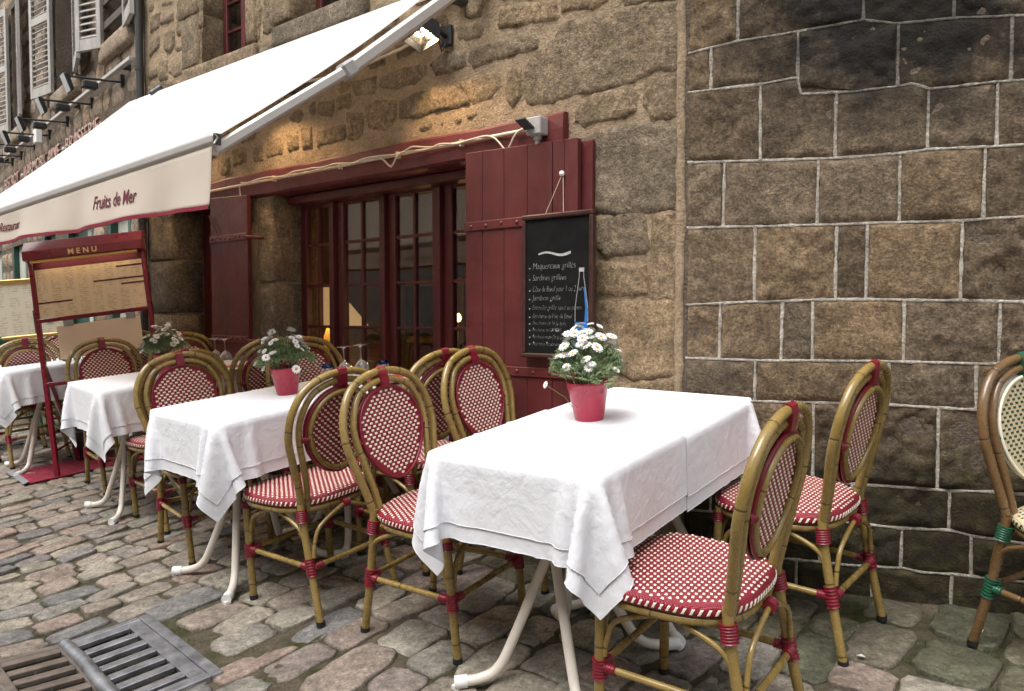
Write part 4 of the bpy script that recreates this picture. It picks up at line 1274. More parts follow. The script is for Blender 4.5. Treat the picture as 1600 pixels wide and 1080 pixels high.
flood('wall_floodlight', 'lit black floodlight half hidden by the awning edge, middle of three', -2.62, 2.60, 0, 10)
flood('wall_floodlight', 'lit black floodlight hidden under the left of the awning', -3.85, 2.62, 0, 11)
# thin cable to the lamp
cb = MB().tube([(-1.32, -.03, 2.66), (-1.6, -.035, 2.60), (-2.1, -.03, 2.56), (-2.6, -.03, 2.60)], .008, 6)
o = cb.build('lamp_cable', M['pvc'], None, loc=(K.x, K.y, 0), rot=(0, 0, -R(39)))
tag(o, 'ivory cable clipped to the rubble wall between the floodlights', 'cable')

# ---------------------------------------------------------------- chalkboard hung on the shutter
cbx = empty('chalkboard', None, (K.x, K.y, 0), -R(39))
tag(cbx, 'black chalk menu board hung on the maroon shutter by the corner', 'chalkboard')
BX0, BX1, BZ0, BZ1 = -.722, -.338, 1.0, 1.642
by = -.118
MB().box(BX0 + .012, BX1 - .012, by + .006, by + .024, BZ0 + .012, BZ1 - .012).build('slate', M['slate'], cbx)
fw = .021
for a in ((BX0, BX1, BZ1 - fw, BZ1), (BX0, BX1, BZ0, BZ0 + fw)):
    MB().box(a[0], a[1], by - .008, by + .026, a[2], a[3]).build('frame_rail', M['board_frame'], cbx, bevel=.005)
for a in ((BX0, BX0 + fw), (BX1 - fw, BX1)):
    MB().box(a[0] + .0005, a[1] - .0005, by - .0075, by + .0255, BZ0 + fw, BZ1 - fw).build('frame_stile', M['board_frame'], cbx, bevel=.005)
nail = (-.522, -.085, 1.815)
MB().lathe([(.0, .012), (.012, .009), (.013, .002), (.006, 0), (.004, -.02)], 10).build('hook', M['plastic_white'], cbx, loc=nail, rot=(R(90), 0, 0))
MB().tube([nail, (-.60, -.108, BZ1 - .005)], .0016, 5).build('string', M['string'], cbx)
MB().tube([(nail[0] + .004, nail[1], nail[2]), (-.50, -.108, BZ1 - .005)], .0016, 5).build('string', M['string'], cbx)
LINES = [('Maquereaux grillés', 1.398, .052, .235), ('Sardines grillées', 1.347, .05, .185), ('Côte de Bœuf pour 1 ou 2 pers', 1.297, .046, .28), ('Jambon grillé', 1.258, .046, .155),
         ('Entrecôte grillée sauce au poivre', 1.216, .042, .265), ('Brochette de Filet de Bœuf', 1.178, .04, .22), ('Brochette de St Jacques', 1.148, .036, .185), ('Brochette de GAMBAS', 1.118, .034, .16),
         ('Brochette mixte (St Jacques - GAMBAS)', 1.087, .034, .262), ('Brochette Royale avec HOMARD', 1.056, .034, .24)]
for s, z, sz, ln in LINES:
    me = text_mesh(s, sz * .8, .0002, shear=.22, wobble=.07, bold=-.0012)
    wx = max(v.co.x for v in me.vertices)
    for v in me.vertices: v.co.x *= ln / wx
    link('chalk_line', me, M['chalk'], cbx, loc=(BX0 + .056, by + .0045, z))
    MB().box(BX0 + .038, BX0 + .043, by + .004, by + .006, z + .002, z + .008).build('chalk_dot', M['chalk'], cbx)
mb = MB()
vs, fs = [], []
for k in range(21):
    t = k / 20; x = BX0 + .09 + .175 * t; z = 1.462 + .0075 * math.sin(t * 6.6) + .002
    h = .0035 + .003 * t
    vs += [(x, by + .0045, z - h), (x, by + .0045, z + h)]
for k in range(20): fs.append((2 * k, 2 * k + 2, 2 * k + 3, 2 * k + 1))
mb.add(vs, fs).build('chalk_flourish', M['chalk'], cbx)
# painted bottle
bx, bz = BX0 + .322, 1.035
def flat(pts, y): return [(x, y, z) for x, z in pts]
MB().add(flat([(bx - .034, bz + .012), (bx + .034, bz + .012), (bx + .034, bz + .128), (bx - .034, bz + .128)], by + .0042), [(0, 1, 2, 3)]).build('bottle_label', M['blue_print'], cbx)
MB().add(flat([(bx - .03, bz + .062), (bx + .026, bz + .066), (bx + .028, bz + .084), (bx - .026, bz + .088)], by + .0036), [(0, 1, 2, 3)]).build('bottle_label_print', M['red_print'], cbx)
for s in (-1, 1):
    MB().tube([(bx + s * .033, by + .0045, bz + .13), (bx + s * .033, by + .0045, bz + .19), (bx + s * .022, by + .0045, bz + .26), (bx + s * .012, by + .0045, bz + .32), (bx + s * .011, by + .0045, bz + .345)], .0016, 5).build('bottle_outline', M['chalk'], cbx)
MB().add(flat([(bx + .016, bz + .13), (bx + .031, bz + .13), (bx + .03, bz + .19), (bx + .016, bz + .28), (bx + .012, bz + .28), (bx + .02, bz + .19)], by + .0043), [(0, 1, 2, 5), (5, 2, 3, 4)]).build('bottle_highlight', M['blue_print'], cbx)
MB().box(bx - .013, bx + .013, by + .004, by + .006, bz + .345, bz + .362).build('bottle_cap', M['chalk'], cbx)

# ---------------------------------------------------------------- inside the dining room
def in_rest(o, x, y, z=0, rz=0):
    p = K + U1 * x - N1 * y
    o.location = (p.x, p.y, z); o.rotation_euler = (0, 0, -R(39) + rz)
    return o
tl = in_rest(empty('table_lamp'), -3.72, 1.1, .68)
tag(tl, 'lit table lamp with cone shade inside behind the glass doors', 'lamp')
MB().lathe([(.075, 0), (.08, .015), (.02, .03), (.018, .1), (.05, .2), (.055, .28), (.02, .38), (.012, .42)], 16).build('base', M['painting'], tl)
MB().lathe([(.33, .42), (.06, .75)], 24).build('shade', M['shade'], tl)
lt = bpy.data.lights.new('lamp_glow', 'POINT'); lt.energy = 9; lt.color = (1, .55, .22); lt.shadow_soft_size = .05
lo = bpy.data.objects.new('lamp_glow', lt); COL.objects.link(lo); lo.parent = tl; lo.location = (0, 0, .5)
sdt = in_rest(empty('side_table'), -3.72, 1.1, .16)
tag(sdt, 'small dark table inside under the lit lamp', 'table')
MB().lathe([(.26, .49), (.27, .5), (.27, .518), (.0, .519)], 20).build('top', M['board_frame'], sdt)
MB().lathe([(.03, .0), (.03, .49)], 10).build('leg', M['board_frame'], sdt)
MB().lathe([(.17, .0), (.16, .02), (.03, .05)], 16).build('foot', M['board_frame'], sdt)
wl = in_rest(empty('wall_bulb_lamp'), -2.16, 1.0, 1.17)
tag(wl, 'small glowing bulb lamp inside at the right glass door', 'lamp')
MB().lathe([(.0, -.03), (.016, -.022), (.023, 0), (.014, .024), (.0, .034)], 14).build('bulb', M['flame'], wl)
MB().lathe([(.04, -.5), (.045, -.48), (.012, -.45), (.012, -.05)], 10).build('stem', M['iron'], wl)
lt = bpy.data.lights.new('bulb_glow', 'POINT'); lt.energy = 5; lt.color = (1, .5, .18); lt.shadow_soft_size = .04
lo = bpy.data.objects.new('bulb_glow', lt); COL.objects.link(lo); lo.parent = wl; lo.location = (0, -.1, .05)
pf = in_rest(empty('framed_picture'), -4.05, 2.6, .9)
tag(pf, 'gilt framed picture on the ochre wall inside the restaurant', 'picture')
MB().box(-.45, .45, 0, .03, 0, .65).build('frame', M['painting'], pf, bevel=.01)
MB().box(-.38, .38, -.006, 0, .07, .58).build('canvas', M['inner_dark'], pf)

# ---------------------------------------------------------------- rattan chair
def smooth_path(pts, n=6):
    P = [Vector(p) for p in pts]
    out = []
    for i in range(len(P) - 1):
        p0, p1, p2, p3 = P[max(i - 1, 0)], P[i], P[i + 1], P[min(i + 2, len(P) - 1)]
        for k in range(n):
            t = k / n
            out.append(.5 * ((2 * p1) + (p2 - p0) * t + (2 * p0 - 5 * p1 + 4 * p2 - p3) * t * t + (3 * p1 - p0 - 3 * p2 + p3) * t ** 3))
    out.append(P[-1])
    return out
def yb(z): return -.185 - (z - .46) * .175
def egg(t, k=1.0, dz=0.0):
    """outline of the back panel; t angle from the top"""
    c, s = math.cos(t), math.sin(t)
    z = .712 + .168 * k * c + dz
    w = .158 * k * (1 + .13 * c - .05 * c * c)
    return w * s, z
def wrap(name, mat, parent, a, b, r, n=6):
    a, b = Vector(a), Vector(b)
    pts, rr = [], []
    m = n * 4
    for k in range(m + 1):
        pts.append(a.lerp(b, k / m)); rr.append(r + .0016 * math.cos(2 * math.pi * k / 4))
    return MB().tube(pts, rr, 12).build(name, mat, parent)

def seat_outline(t, k=1.0):
    c, s = math.cos(t), math.sin(t)
    e = 3.0
    r = (abs(c) ** e + abs(s) ** e) ** (-1 / e)
    x, y = r * c * .222 * k, r * s * .212 * k
    x *= (1 + .09 * (y / .212))
    return x, y + .0
def make_chair(cane, base, fleck, bind, pipe=None):
    t = empty('rattan_chair')
    C = M[cane]; B = M[bind]; PI_ = M[pipe or bind]
    for s in (-1, 1):
        front = [(s * .196, .178, .006), (s * .195, .172, .22), (s * .192, .165, .435)]
        rear = [(s * .190, -.262, .006), (s * .181, -.222, .2), (s * .176, -.19, .38), (s * .172, -.182, .47)]
        for P in (front, rear):
            q = smooth_path(P, 4)
            lg = MB().tube(q, .0148, 12).build('leg', C, t)
            MB().tube([(q[0].x, q[0].y, 0), (q[0].x, q[0].y, .018)], .017, 10).build('foot_cap', M['rubber'], lg)
        for P in (front, rear):
            q = smooth_path(P, 12)
            i0 = min(range(len(q)), key=lambda i: abs(q[i].z - .185)); i1 = min(range(len(q)), key=lambda i: abs(q[i].z - .245))
            wrap('binding', B, t, q[i0], q[i1], .0195)
        wrap('binding', B, t, (s * .178, -.19, .385), (s * .173, -.183, .43), .022)
        wrap('binding', B, t, (s * .193, .168, .39), (s * .193, .166, .418), .0185, 4)
    # back: outer and inner hoops
    def hoop(prof, r):
        half = smooth_path([(x, yb(z) + dy, z) for x, z, dy in prof], 7)
        pts = half + [Vector((-p.x, p.y, p.z)) for p in half[::-1][1:]]
        return MB().tube(pts, r, 12)
    hoop([(.172, .455, 0), (.186, .53, 0), (.212, .63, 0), (.23, .72, 0), (.217, .81, 0), (.165, .888, 0), (.085, .927, 0), (.0, .939, 0)], .0146).build('outer_hoop', C, t)
    hoop([(.138, .42, .004), (.146, .52, .003), (.166, .62, .002), (.184, .72, .002), (.176, .79, .002), (.135, .862, .002), (.07, .896, .002), (.0, .906, .002)], .0125).build('inner_hoop', C, t)
    # woven back panel
    pnl = empty('back_panel', t)
    n = 40
    ring = [egg(2 * math.pi * k / n) for k in range(n)]
    mb = MB()
    for sgn, off in ((1, .0045), (-1, -.0045)):
        vs = [(x, yb(z) + off, z) for x, z in ring] + [(0, yb(.712) + off, .712)]
        fs, uvs = [], []
        for k in range(n):
            f = (k, (k + 1) % n, n) if sgn < 0 else ((k + 1) % n, k, n)
            fs.append(f); uvs.append([(vs[i][0], vs[i][2]) for i in f])
        mb.add(vs, fs, False, uvs)
    mb.build('woven_cane', M[base], pnl)
    def fl(mb, c, dx, dy, nn, w, h, th):
        """a small raised strand end"""
        dx, dy, nn = dx.normalized(), dy.normalized(), nn.normalized()
        vs = [c + dx * (i * w) + dy * (j * h) for i, j in ((-1, -1), (1, -1), (1, 1), (-1, 1))]
        vs += [c + dx * (i * w * .7) + dy * (j * h * .6) + nn * th for i, j in ((-1, -1), (1, -1), (1, 1), (-1, 1))]
        mb.add(vs, [(4, 5, 6, 7), (0, 1, 5, 4), (1, 2, 6, 5), (2, 3, 7, 6), (3, 0, 4, 7)])
    mb = MB()
    pu, pv = .0265, .0128
    up = Vector((0, -.175, 1)).normalized(); nb_ = Vector((0, 1, .175)).normalized()
    r_ = 0
    z = .712 - .168
    while z < .712 + .168:
        xw = -.18 + (pu / 2 if r_ % 2 else 0)
        while xw < .18:
            dzz = (z - .712) / .158
            if abs(dzz) < 1:
                lim = egg(math.acos(max(-1, min(1, dzz))))[0] - .012
                if abs(xw) < lim:
                    fl(mb, Vector((xw, yb(z) + .0046, z)), Vector((1, 0, 0)), up, nb_, .0068, .004, .0016)
                    fl(mb, Vector((xw + .004, yb(z) - .0046, z)), Vector((1, 0, -.25)), up, -nb_, .006, .0038, .0016)
            xw += pu
        z += pv; r_ += 1
    tag(mb.build('strand_flecks', M[fleck], pnl), kind='stuff')
    MB().tube([(egg(2 * math.pi * k / 48, 1.0)[0], yb(egg(2 * math.pi * k / 48)[1]) + .006, egg(2 * math.pi * k / 48)[1]) for k in range(48)], .0055, 8, closed=True).build('piping', PI_, pnl)
    MB().tube([(egg(2 * math.pi * k / 48, .985)[0], yb(egg(2 * math.pi * k / 48)[1]) - .008, egg(2 * math.pi * k / 48, .985)[1]) for k in range(48)], .0055, 8, closed=True).build('piping', PI_, pnl)
    MB().tube([(egg(2 * math.pi * k / 48, .9)[0], yb(egg(2 * math.pi * k / 48)[1]) - .0125, egg(2 * math.pi * k / 48, .9)[1]) for k in range(48)], .0105, 10, closed=True).build('panel_ring', C, t)
    # binding over the crown and at the ring sides
    q = MB()
    zz = [.878, .884, .9, .93, .951, .957, .95, .93, .9, .884]
    yy = [.012, .02, .02, .019, .012, 0, -.012, -.019, -.02, -.02]
    vs, fs = [], []
    for k in range(9):
        x = -.02 + .005 * k
        for a, b in zip(zz, yy):
            g_ = .0014 * (k % 2)
            vs.append((x, yb(a) + b * (1 - g_ * 20), a - (g_ if a > .92 else 0)))
    m = len(zz)
    for k in range(8):
        for i in range(m): fs.append((k * m + i, k * m + (i + 1) % m, (k + 1) * m + (i + 1) % m, (k + 1) * m + i))
    fs += [tuple(range(m)), tuple(range(8 * m, 9 * m))[::-1]]
    q.add(vs, fs).build('crown_binding', B, t)
    for s in (-1, 1):
        x, z = egg(s * 1.62, 1.02)
        wrap('binding', B, t, (x - s * .014, yb(z) - .008, z - .002), (x + s * .02, yb(z) - .002, z + .003), .0125, 4)
    # seat
    n = 56
    prof = [(.93, .432), (1.0, .438), (1.02, .45), (1.0, .462), (.96, .469), (.85, .472), (.5, .4715), (.01, .470)]
    mb = MB(); vs, fs, uvs = [], [], []
    for f, z in prof:
        for k in range(n):
            x, y = seat_outline(2 * math.pi * k / n, f); vs.append((x, y, z))
    for i in range(len(prof) - 1):
        for k in range(n):
            f = (i * n + k, i * n + (k + 1) % n, (i + 1) * n + (k + 1) % n, (i + 1) * n + k)
            fs.append(f); uvs.append([(vs[j][0], vs[j][1]) for j in f])
    fs.append(tuple(range(n))[::-1]); uvs.append([(0, 0)] * n)
    seat = mb.add(vs, fs, True, uvs).build('seat', M[base], t)
    mb = MB()
    pu, pv = .0205, .0158
    y = -.2; r_ = 0
    while y < .2:
        x = -.24 + (pu / 2 if r_ % 2 else 0)
        while x < .24:
            ok = False
            a = math.atan2(y / .212, x / (.222 * (1 + .09 * y / .212)))
            ox, oy = seat_outline(a, .955)
            rad = math.hypot(x, y) / max(1e-6, math.hypot(ox, oy))
            if rad < 1:
                z = float(np.interp(rad * .955, [.0, .5, .85, .96], [.470, .4715, .472, .469]))
                fl(mb, Vector((x, y, z - .0004)), Vector((1, .25, 0)), Vector((0, 1, 0)), Vector((0, 0, 1)), .0062, .0044, .0009)
            x += pu
        y += pv; r_ += 1
    m_ = 74
    for k in range(m_):
        a = 2 * math.pi * (k + .5) / m_
        x, y = seat_outline(a, 1.018); x2, y2 = seat_outline(a + .02, 1.018)
        tt = Vector((x2 - x, y2 - y, 0)).normalized(); nn = Vector((tt.y, -tt.x, 0))
        fl(mb, Vector((x, y, .451)) - nn * .001, tt, Vector((0, 0, 1)) + tt * .5, nn, .0038, .009, .002)
    tag(mb.build('strand_flecks', M[fleck], seat), kind='stuff')
    MB().tube([(seat_outline(2 * math.pi * k / 40, .94)[0], seat_outline(2 * math.pi * k / 40, .94)[1], .422) for k in range(40)], .0125, 10, closed=True).build('seat_frame', C, t)
    # stretchers and arched braces
    zs_ = .215
    L = {('f', 1): (.195, .172), ('f', -1): (-.195, .172), ('r', 1): (.1825, -.226), ('r', -1): (-.1825, -.226)}
    for a, b in ((('f', 1), ('r', 1)), (('f', -1), ('r', -1)), (('f', 1), ('f', -1)), (('r', 1), ('r', -1))):
        A, Bq = Vector((*L[a], zs_)), Vector((*L[b], zs_))
        MB().tube([A.lerp(Bq, k / 4) for k in range(5)], .0105, 10).build('stretcher', C, t)
        d = (Bq - A).normalized()
        wrap('binding', B, t, A + d * .016, A + d * .05, .0135, 4); wrap('binding', B, t, Bq - d * .016, Bq - d * .05, .0135, 4)
        mid = (A + Bq) / 2; mid.z = .418
        out = Vector((mid.x, mid.y, 0)).normalized() * .0 
        for P, sg in ((A, 1), (Bq, -1)):
            dd = d * sg
            top = mid - dd * .035
            path = smooth_path([P + Vector((0, 0, .035)) + dd * .016, P + Vector((0, 0, .09)) + dd * .026, P + Vector((0, 0, .145)) + dd * .055, top + Vector((0, 0, -.012)), mid + Vector((0, 0, -.004))], 5)
            MB().tube(path, .0082, 8).build('brace', C, t)
        wrap('binding', B, t, mid - d * .014 + Vector((0, 0, 0)), mid + d * .014, .0165, 3)
    return t
def unit(a): 
    v = Vector(a); return v.normalized()
red = make_chair('bamboo', 'weave_red', 'fleck_cream', 'bind_red')
used = {}
def put_chair(src, x, y, face, label, group, sc=1.0):
    o = src if id(src) not in used else copy_tree(src)
    used[id(src)] = True
    stand(o, x, y, face, scale=sc)
    tag(o, label, 'chair', group)
    return o
RG = 'red and cream rattan chairs at the tables'
CHAIRS = [
 (.503, 2.128, (-.79, .613), 'red rattan chair in front, right of the nearest table, seat in full view'),
 (.985, 2.707, (-.735, .677), 'red rattan chair seen from behind, standing against the squared stone wall'),
 (-.215, 2.776, (.82, -.572), 'red rattan chair facing right, backrest at the left corner of the nearest table'),
 (.096, 3.25, (.82, -.572), 'red rattan chair below the maroon shutter, left of the near flower pot'),
 (-.80, 3.152, (-.772, .636), 'red rattan chair seen from behind, right of the second table, legs in view'),
 (-.44, 3.56, (-.755, .655), 'red rattan chair behind the shutter chair, beside the red rimmed plate'),
 (-1.46, 3.78, (.68, -.733), 'red rattan chair facing right at the left of the second table'),
 (-.95, 4.2, (.68, -.733), 'red rattan chair behind the middle flower pot, in front of the glass doors'),
 (-1.85, 4.29, (-.7, .714), 'red rattan chair seen from behind, right of the third table'),
 (-1.53, 4.68, (-.7, .714), 'red rattan chair seen from behind, left of the middle flower pot by the wall'),
 (-2.52, 5.03, (.68, -.733), 'red rattan chair facing right in front of the menu stand'),
 (-2.02, 5.12, (.7, -.714), 'red rattan chair behind the farthest flower pot, near the passage'),
 (-3.72, 5.93, (-.69, .72), 'red rattan chair seen from behind, left of the menu stand post'),
 (-2.95, 6.02, (-.6, .8), 'red rattan chair behind the hanging card of the menu stand'),
 (-3.85, 6.75, (.6, -.8), 'red rattan chair facing forward behind the farthest tablecloth'),
]
for x, y, f, lb in CHAIRS: put_chair(red, x, y, f, lb, RG)
cream = make_chair('bamboo_brown', 'weave_cream', 'fleck_green', 'bind_green', 'fleck_cream')
put_chair(cream, 1.80, 2.33, (.42, -.907), 'cream and green rattan chair cut by the right edge', 'cream and green rattan chairs')
put_chair(cream, -5.0, 8.2, (.62, -.78), 'cream rattan chair far back, left of the menu stand, pale backrest', 'cream and green rattan chairs')
put_chair(cream, -4.35, 7.3, (.62, -.78), 'cream rattan chair far back, half hidden behind the menu stand', 'cream and green rattan chairs')
put_chair(cream, -6.1, 9.0, (.62, -.78), 'cream rattan chair at the far left edge, farthest back', 'cream and green rattan chairs')
put_chair(cream, -4.55, 6.35, (.5, -.86), 'cream rattan chair at the left edge beside the farthest table', 'cream and green rattan chairs')
tanc = make_chair('bamboo_brown', 'weave_tan', 'fleck_green', 'bind_green')
put_chair(tanc, -5.65, 8.7, (-.62, .78), 'tan rattan chair seen from behind, far back at left', 'tan rattan chairs')
put_chair(tanc, -4.2, 6.45, (-.62, .78), 'tan rattan chair seen from behind, over the farthest tablecloth', 'tan rattan chairs')

# ---------------------------------------------------------------- tables and cloths
TW, TD, TH = .60, .56, .745
def make_table():
    t = empty('dining_table')
    MB().box(-TW / 2, TW / 2, -TD / 2, TD / 2, TH - .022, TH).build('table_top', M['table_top'], t, bevel=.004)
    for sx in (-1, 1):
        for sy in (-1, 1):
            d = Vector((sx * .74, sy * .67, 0)).normalized()
            o = Vector((sx * -.012, sy * .05, 0))
            path = smooth_path([o - d * .13 + Vector((0, 0, TH - .03)), o + d * .02 + Vector((0, 0, .43)), o + d * .165 + Vector((0, 0, .13)), o + d * .215 + Vector((0, 0, .05)), o + d * .27 + Vector((0, 0, .024)), o + d * .345 + Vector((0, 0, .02))], 6)
            lg = MB().tube(path, .0165, 12).build('leg', M['table_metal'], t)
            e = path[-1]
            MB().tube([e - d * .035, e + d * .006], .0205, 12).build('foot_cap', M['plastic_white'], lg)
            MB().box(e.x - .012, e.x + .012, e.y - .012, e.y + .012, 0, .012).build('foot_pad', M['plastic_white'], lg)
    return t

def drape(seed, box, cx, cy, nx, ny, sp, steps=230, iters=9):
    """cloth grid let fall over a table box (x0, x1, y0, y1, top z = 0)"""
    rg = np.random.RandomState(seed)
    X, Y = np.meshgrid((np.arange(nx) - (nx - 1) / 2) * sp + cx, (np.arange(ny) - (ny - 1) / 2) * sp + cy)
    p = np.stack([X, Y, np.full_like(X, .004)], -1)
    p[..., 2] += rg.normal(0, .0006, X.shape)
    q = p.copy()
    x0, x1, y0, y1 = box
    def solve(a, b, L, k):
        d = b - a
        ln = np.linalg.norm(d, axis=-1, keepdims=True) + 1e-9
        c = d * ((ln - L) / ln * .5 * k)
        a += c; b -= c
    d1 = sp * math.sqrt(2)
    gust = rg.normal(0, 1, (6, 4))
    for s in range(steps):
        v = (p - q) * .985
        q = p.copy()
        p = p + v
        p[..., 2] -= 9.8 * .0045 ** 2 * 1.6
        if s < steps * .6:
            for g_ in gust:
                p[..., 0] += 6e-6 * g_[0] * np.sin(X * 9 * g_[1] + Y * 7 * g_[2] + g_[3])
                p[..., 1] += 6e-6 * g_[3] * np.cos(X * 8 * g_[2] + Y * 9 * g_[1] + g_[0])
        for _ in range(iters):
            solve(p[:, 0:-1:2], p[:, 1::2], sp, 1); solve(p[:, 1:-1:2], p[:, 2::2], sp, 1)
            solve(p[0:-1:2], p[1::2], sp, 1); solve(p[1:-1:2], p[2::2], sp, 1)
            for i0 in (0, 1):
                n_ = (p.shape[0] - i0) // 2
                solve(p[i0:i0 + 2 * n_:2, :-1], p[i0 + 1:i0 + 2 * n_:2, 1:], d1, .35)
                solve(p[i0:i0 + 2 * n_:2, 1:], p[i0 + 1:i0 + 2 * n_:2, :-1], d1, .35)
        for i0 in (0, 2):
            m_ = (p.shape[1] - i0) // 4
            for o_ in (0, 1):
                a = p[:, i0 + o_:-2:4]; b = p[:, i0 + o_ + 2::4]; n_ = min(a.shape[1], b.shape[1]); solve(a[:, :n_], b[:, :n_], 2 * sp, .25)
                a = p[i0 + o_:-2:4]; b = p[i0 + o_ + 2::4]; n_ = min(a.shape[0], b.shape[0]); solve(a[:n_], b[:n_], 2 * sp, .25)
        # the table
        ins = (p[..., 0] > x0) & (p[..., 0] < x1) & (p[..., 1] > y0) & (p[..., 1] < y1) & (p[..., 2] < 0)
        if ins.any():
            dx0, dx1, dy0, dy1 = p[..., 0] - x0, x1 - p[..., 0], p[..., 1] - y0, y1 - p[..., 1]
            side = np.minimum(np.minimum(dx0, dx1), np.minimum(dy0, dy1))
            top = ins & ((-p[..., 2] < side) | (q[..., 2] > -.004))
            p[..., 2][top] = 0
            q[top] = p[top]                    # grip on the table
            oth = ins & ~top
            for dd, ax, val in ((dx0, 0, x0), (dx1, 0, x1), (dy0, 1, y0), (dy1, 1, y1)):
                mk = oth & (dd == side)
                p[..., ax][mk] = val
    return p
def normals(P):
    du = np.gradient(P, axis=1); dv = np.gradient(P, axis=0)
    n = np.cross(du, dv)
    return n / (np.linalg.norm(n, axis=-1, keepdims=True) + 1e-9)
SP = .0165
def cloth_pair(seed, front):
    e = .008 if front else .003
    if front:
        box = (-TW / 2 - e, TW / 2 + e, -TD / 2 - e, TD * 1.5); cy = -.075; ny = int((TD + .25 + .10) / SP)
    else:
        box = (-TW / 2 - e, TW / 2 + e, -TD * 1.5, TD / 2 + e); cy = .09; ny = int((TD + .25 + .07) / SP)
    nx = int((TW + .5) / SP)
    P = drape(seed, box, 0.0, cy, nx, ny, SP)
    P[..., 2] += e + .001
    N = normals(P)
    m = 3
    if front: sub = (slice(m, None), slice(m, -m))
    else: sub = (slice(0, -m), slice(m, -m))
    Q = (P + N * .0032)[sub]
    res = []
    for nm, A in (('tablecloth', P), ('cloth_topper', Q)):
        A = A.copy(); A[..., 2] += TH
        me = grid_mesh(nm, A, uvscale=(A.shape[1] * SP, A.shape[0] * SP))
        me.materials.append(M['cloth'])
        res.append(me)
    for A in (P, Q):
        A = A.copy(); A[..., 2] += TH
        bd = [A[-1, i] for i in range(A.shape[1] - 1, 0, -1)] + [A[i, 0] for i in range(A.shape[0] - 1, 0, -1)] + [A[0, i] for i in range(A.shape[1] - 1)] + [A[i, -1] for i in range(A.shape[0] - 1)]
        hm = MB().tube([tuple(q) for q in bd], .0013, 6, closed=True).mesh('hem'); hm.materials.append(M['cloth']); res.append(hm)
    return res
FRONT = [cloth_pair(1, True), cloth_pair(5, True)]
REAR = cloth_pair(3, False)
tab = make_table()
first = [True]
def lay_table(cx, cy, th, dy, pair, words, scy=1.0):
    ux = Vector((math.cos(R(th)), -math.sin(R(th)))); uy = Vector((math.sin(R(th)), math.cos(R(th))))
    p = Vector((cx, cy)) + uy * dy
    t = tab if first[0] else copy_tree(tab)
    first[0] = False
    stand(t, p.x, p.y, uy); tag(t, 'folding table with crossed cream tube legs, ' + words, 'table', 'restaurant tables')
    if scy != 1: t.matrix_world = t.matrix_world @ Matrix.Diagonal((1, scy, 1, 1))
    for me, nm, lb in ((pair[0], 'tablecloth', 'long white linen under-cloth on the '), (pair[1], 'cloth_topper', 'shorter white linen top cloth on the ')):
        o = link(nm, me)
        o.matrix_world = t.matrix_world
        md = o.modifiers.new('thick', 'SOLIDIFY'); md.thickness = .001; md.offset = -1; md.use_rim = False
        hm = link('hem', pair[2] if nm == 'tablecloth' else pair[3], None, o)
        tag(o, lb + words, 'tablecloth', 'white tablecloths')
    return t
GROUPS = [(.365, 2.672, 37, 'nearest table, front half', 'nearest table, rear half by the wall', 0, 1.0),
          (-.95, 3.665, 43, 'second table, front half', 'second table, rear half by the doors', 1, 1.0),
          (-1.99, 4.683, 47, 'third table, front half before the menu stand', 'third table, rear half by the left shutter', 0, .88)]
TABM = {}
for i, (cx, cy, th, a, b, k, sc) in enumerate(GROUPS):
    TABM[i, 0] = lay_table(cx, cy, th, -.29 * sc, FRONT[k], a, sc)
    TABM[i, 1] = lay_table(cx, cy, th, .285 * sc, REAR, b, sc)
lay_table(-3.42, 5.72, 50, 0, FRONT[1], 'farthest table left of the menu stand')

# things standing on the tables
def on_table(o, x, y, rz=0.0, gi=0, lift=.012, sc=1.0):
    return stand(o, x, y, rotz=rz, dz=TH + lift, scale=sc)

def make_flower():
    o = MB()
    for ring, n, r0, up in ((0, 11, .0205, .004), (1, 9, .0175, .009)):
        for k in range(n):
            a = 2 * math.pi * (k + ring * .5) / n
            c, s = math.cos(a), math.sin(a); w = .0046
            z0 = .001 + ring * .001
            vs = [(c * .004 - s * -w * .5, s * .004 + c * -w * .5, z0), (c * .004 - s * w * .5, s * .004 + c * w * .5, z0), (c * r0 * .6 - s * w, s * r0 * .6 + c * w, z0 + up * .6), (c * r0 * .6 + s * w, s * r0 * .6 - c * w, z0 + up * .6), (c * r0 - s * w * .6, s * r0 + c * w * .6, z0 + up * .5), (c * r0 + s * w * .6, s * r0 - c * w * .6, z0 + up * .5)]
            o.add(vs, [(0, 1, 2, 3), (3, 2, 4, 5)])
    me = o.mesh('flower'); me.materials.append(M['petal'])
    c = MB().lathe([(.0058, .002), (.005, .0055), (.0025, .0072), (.0002, .0076)], 9).mesh('flower_centre'); c.materials.append(M['yolk'])
    return me, c
FL, FC = make_flower()
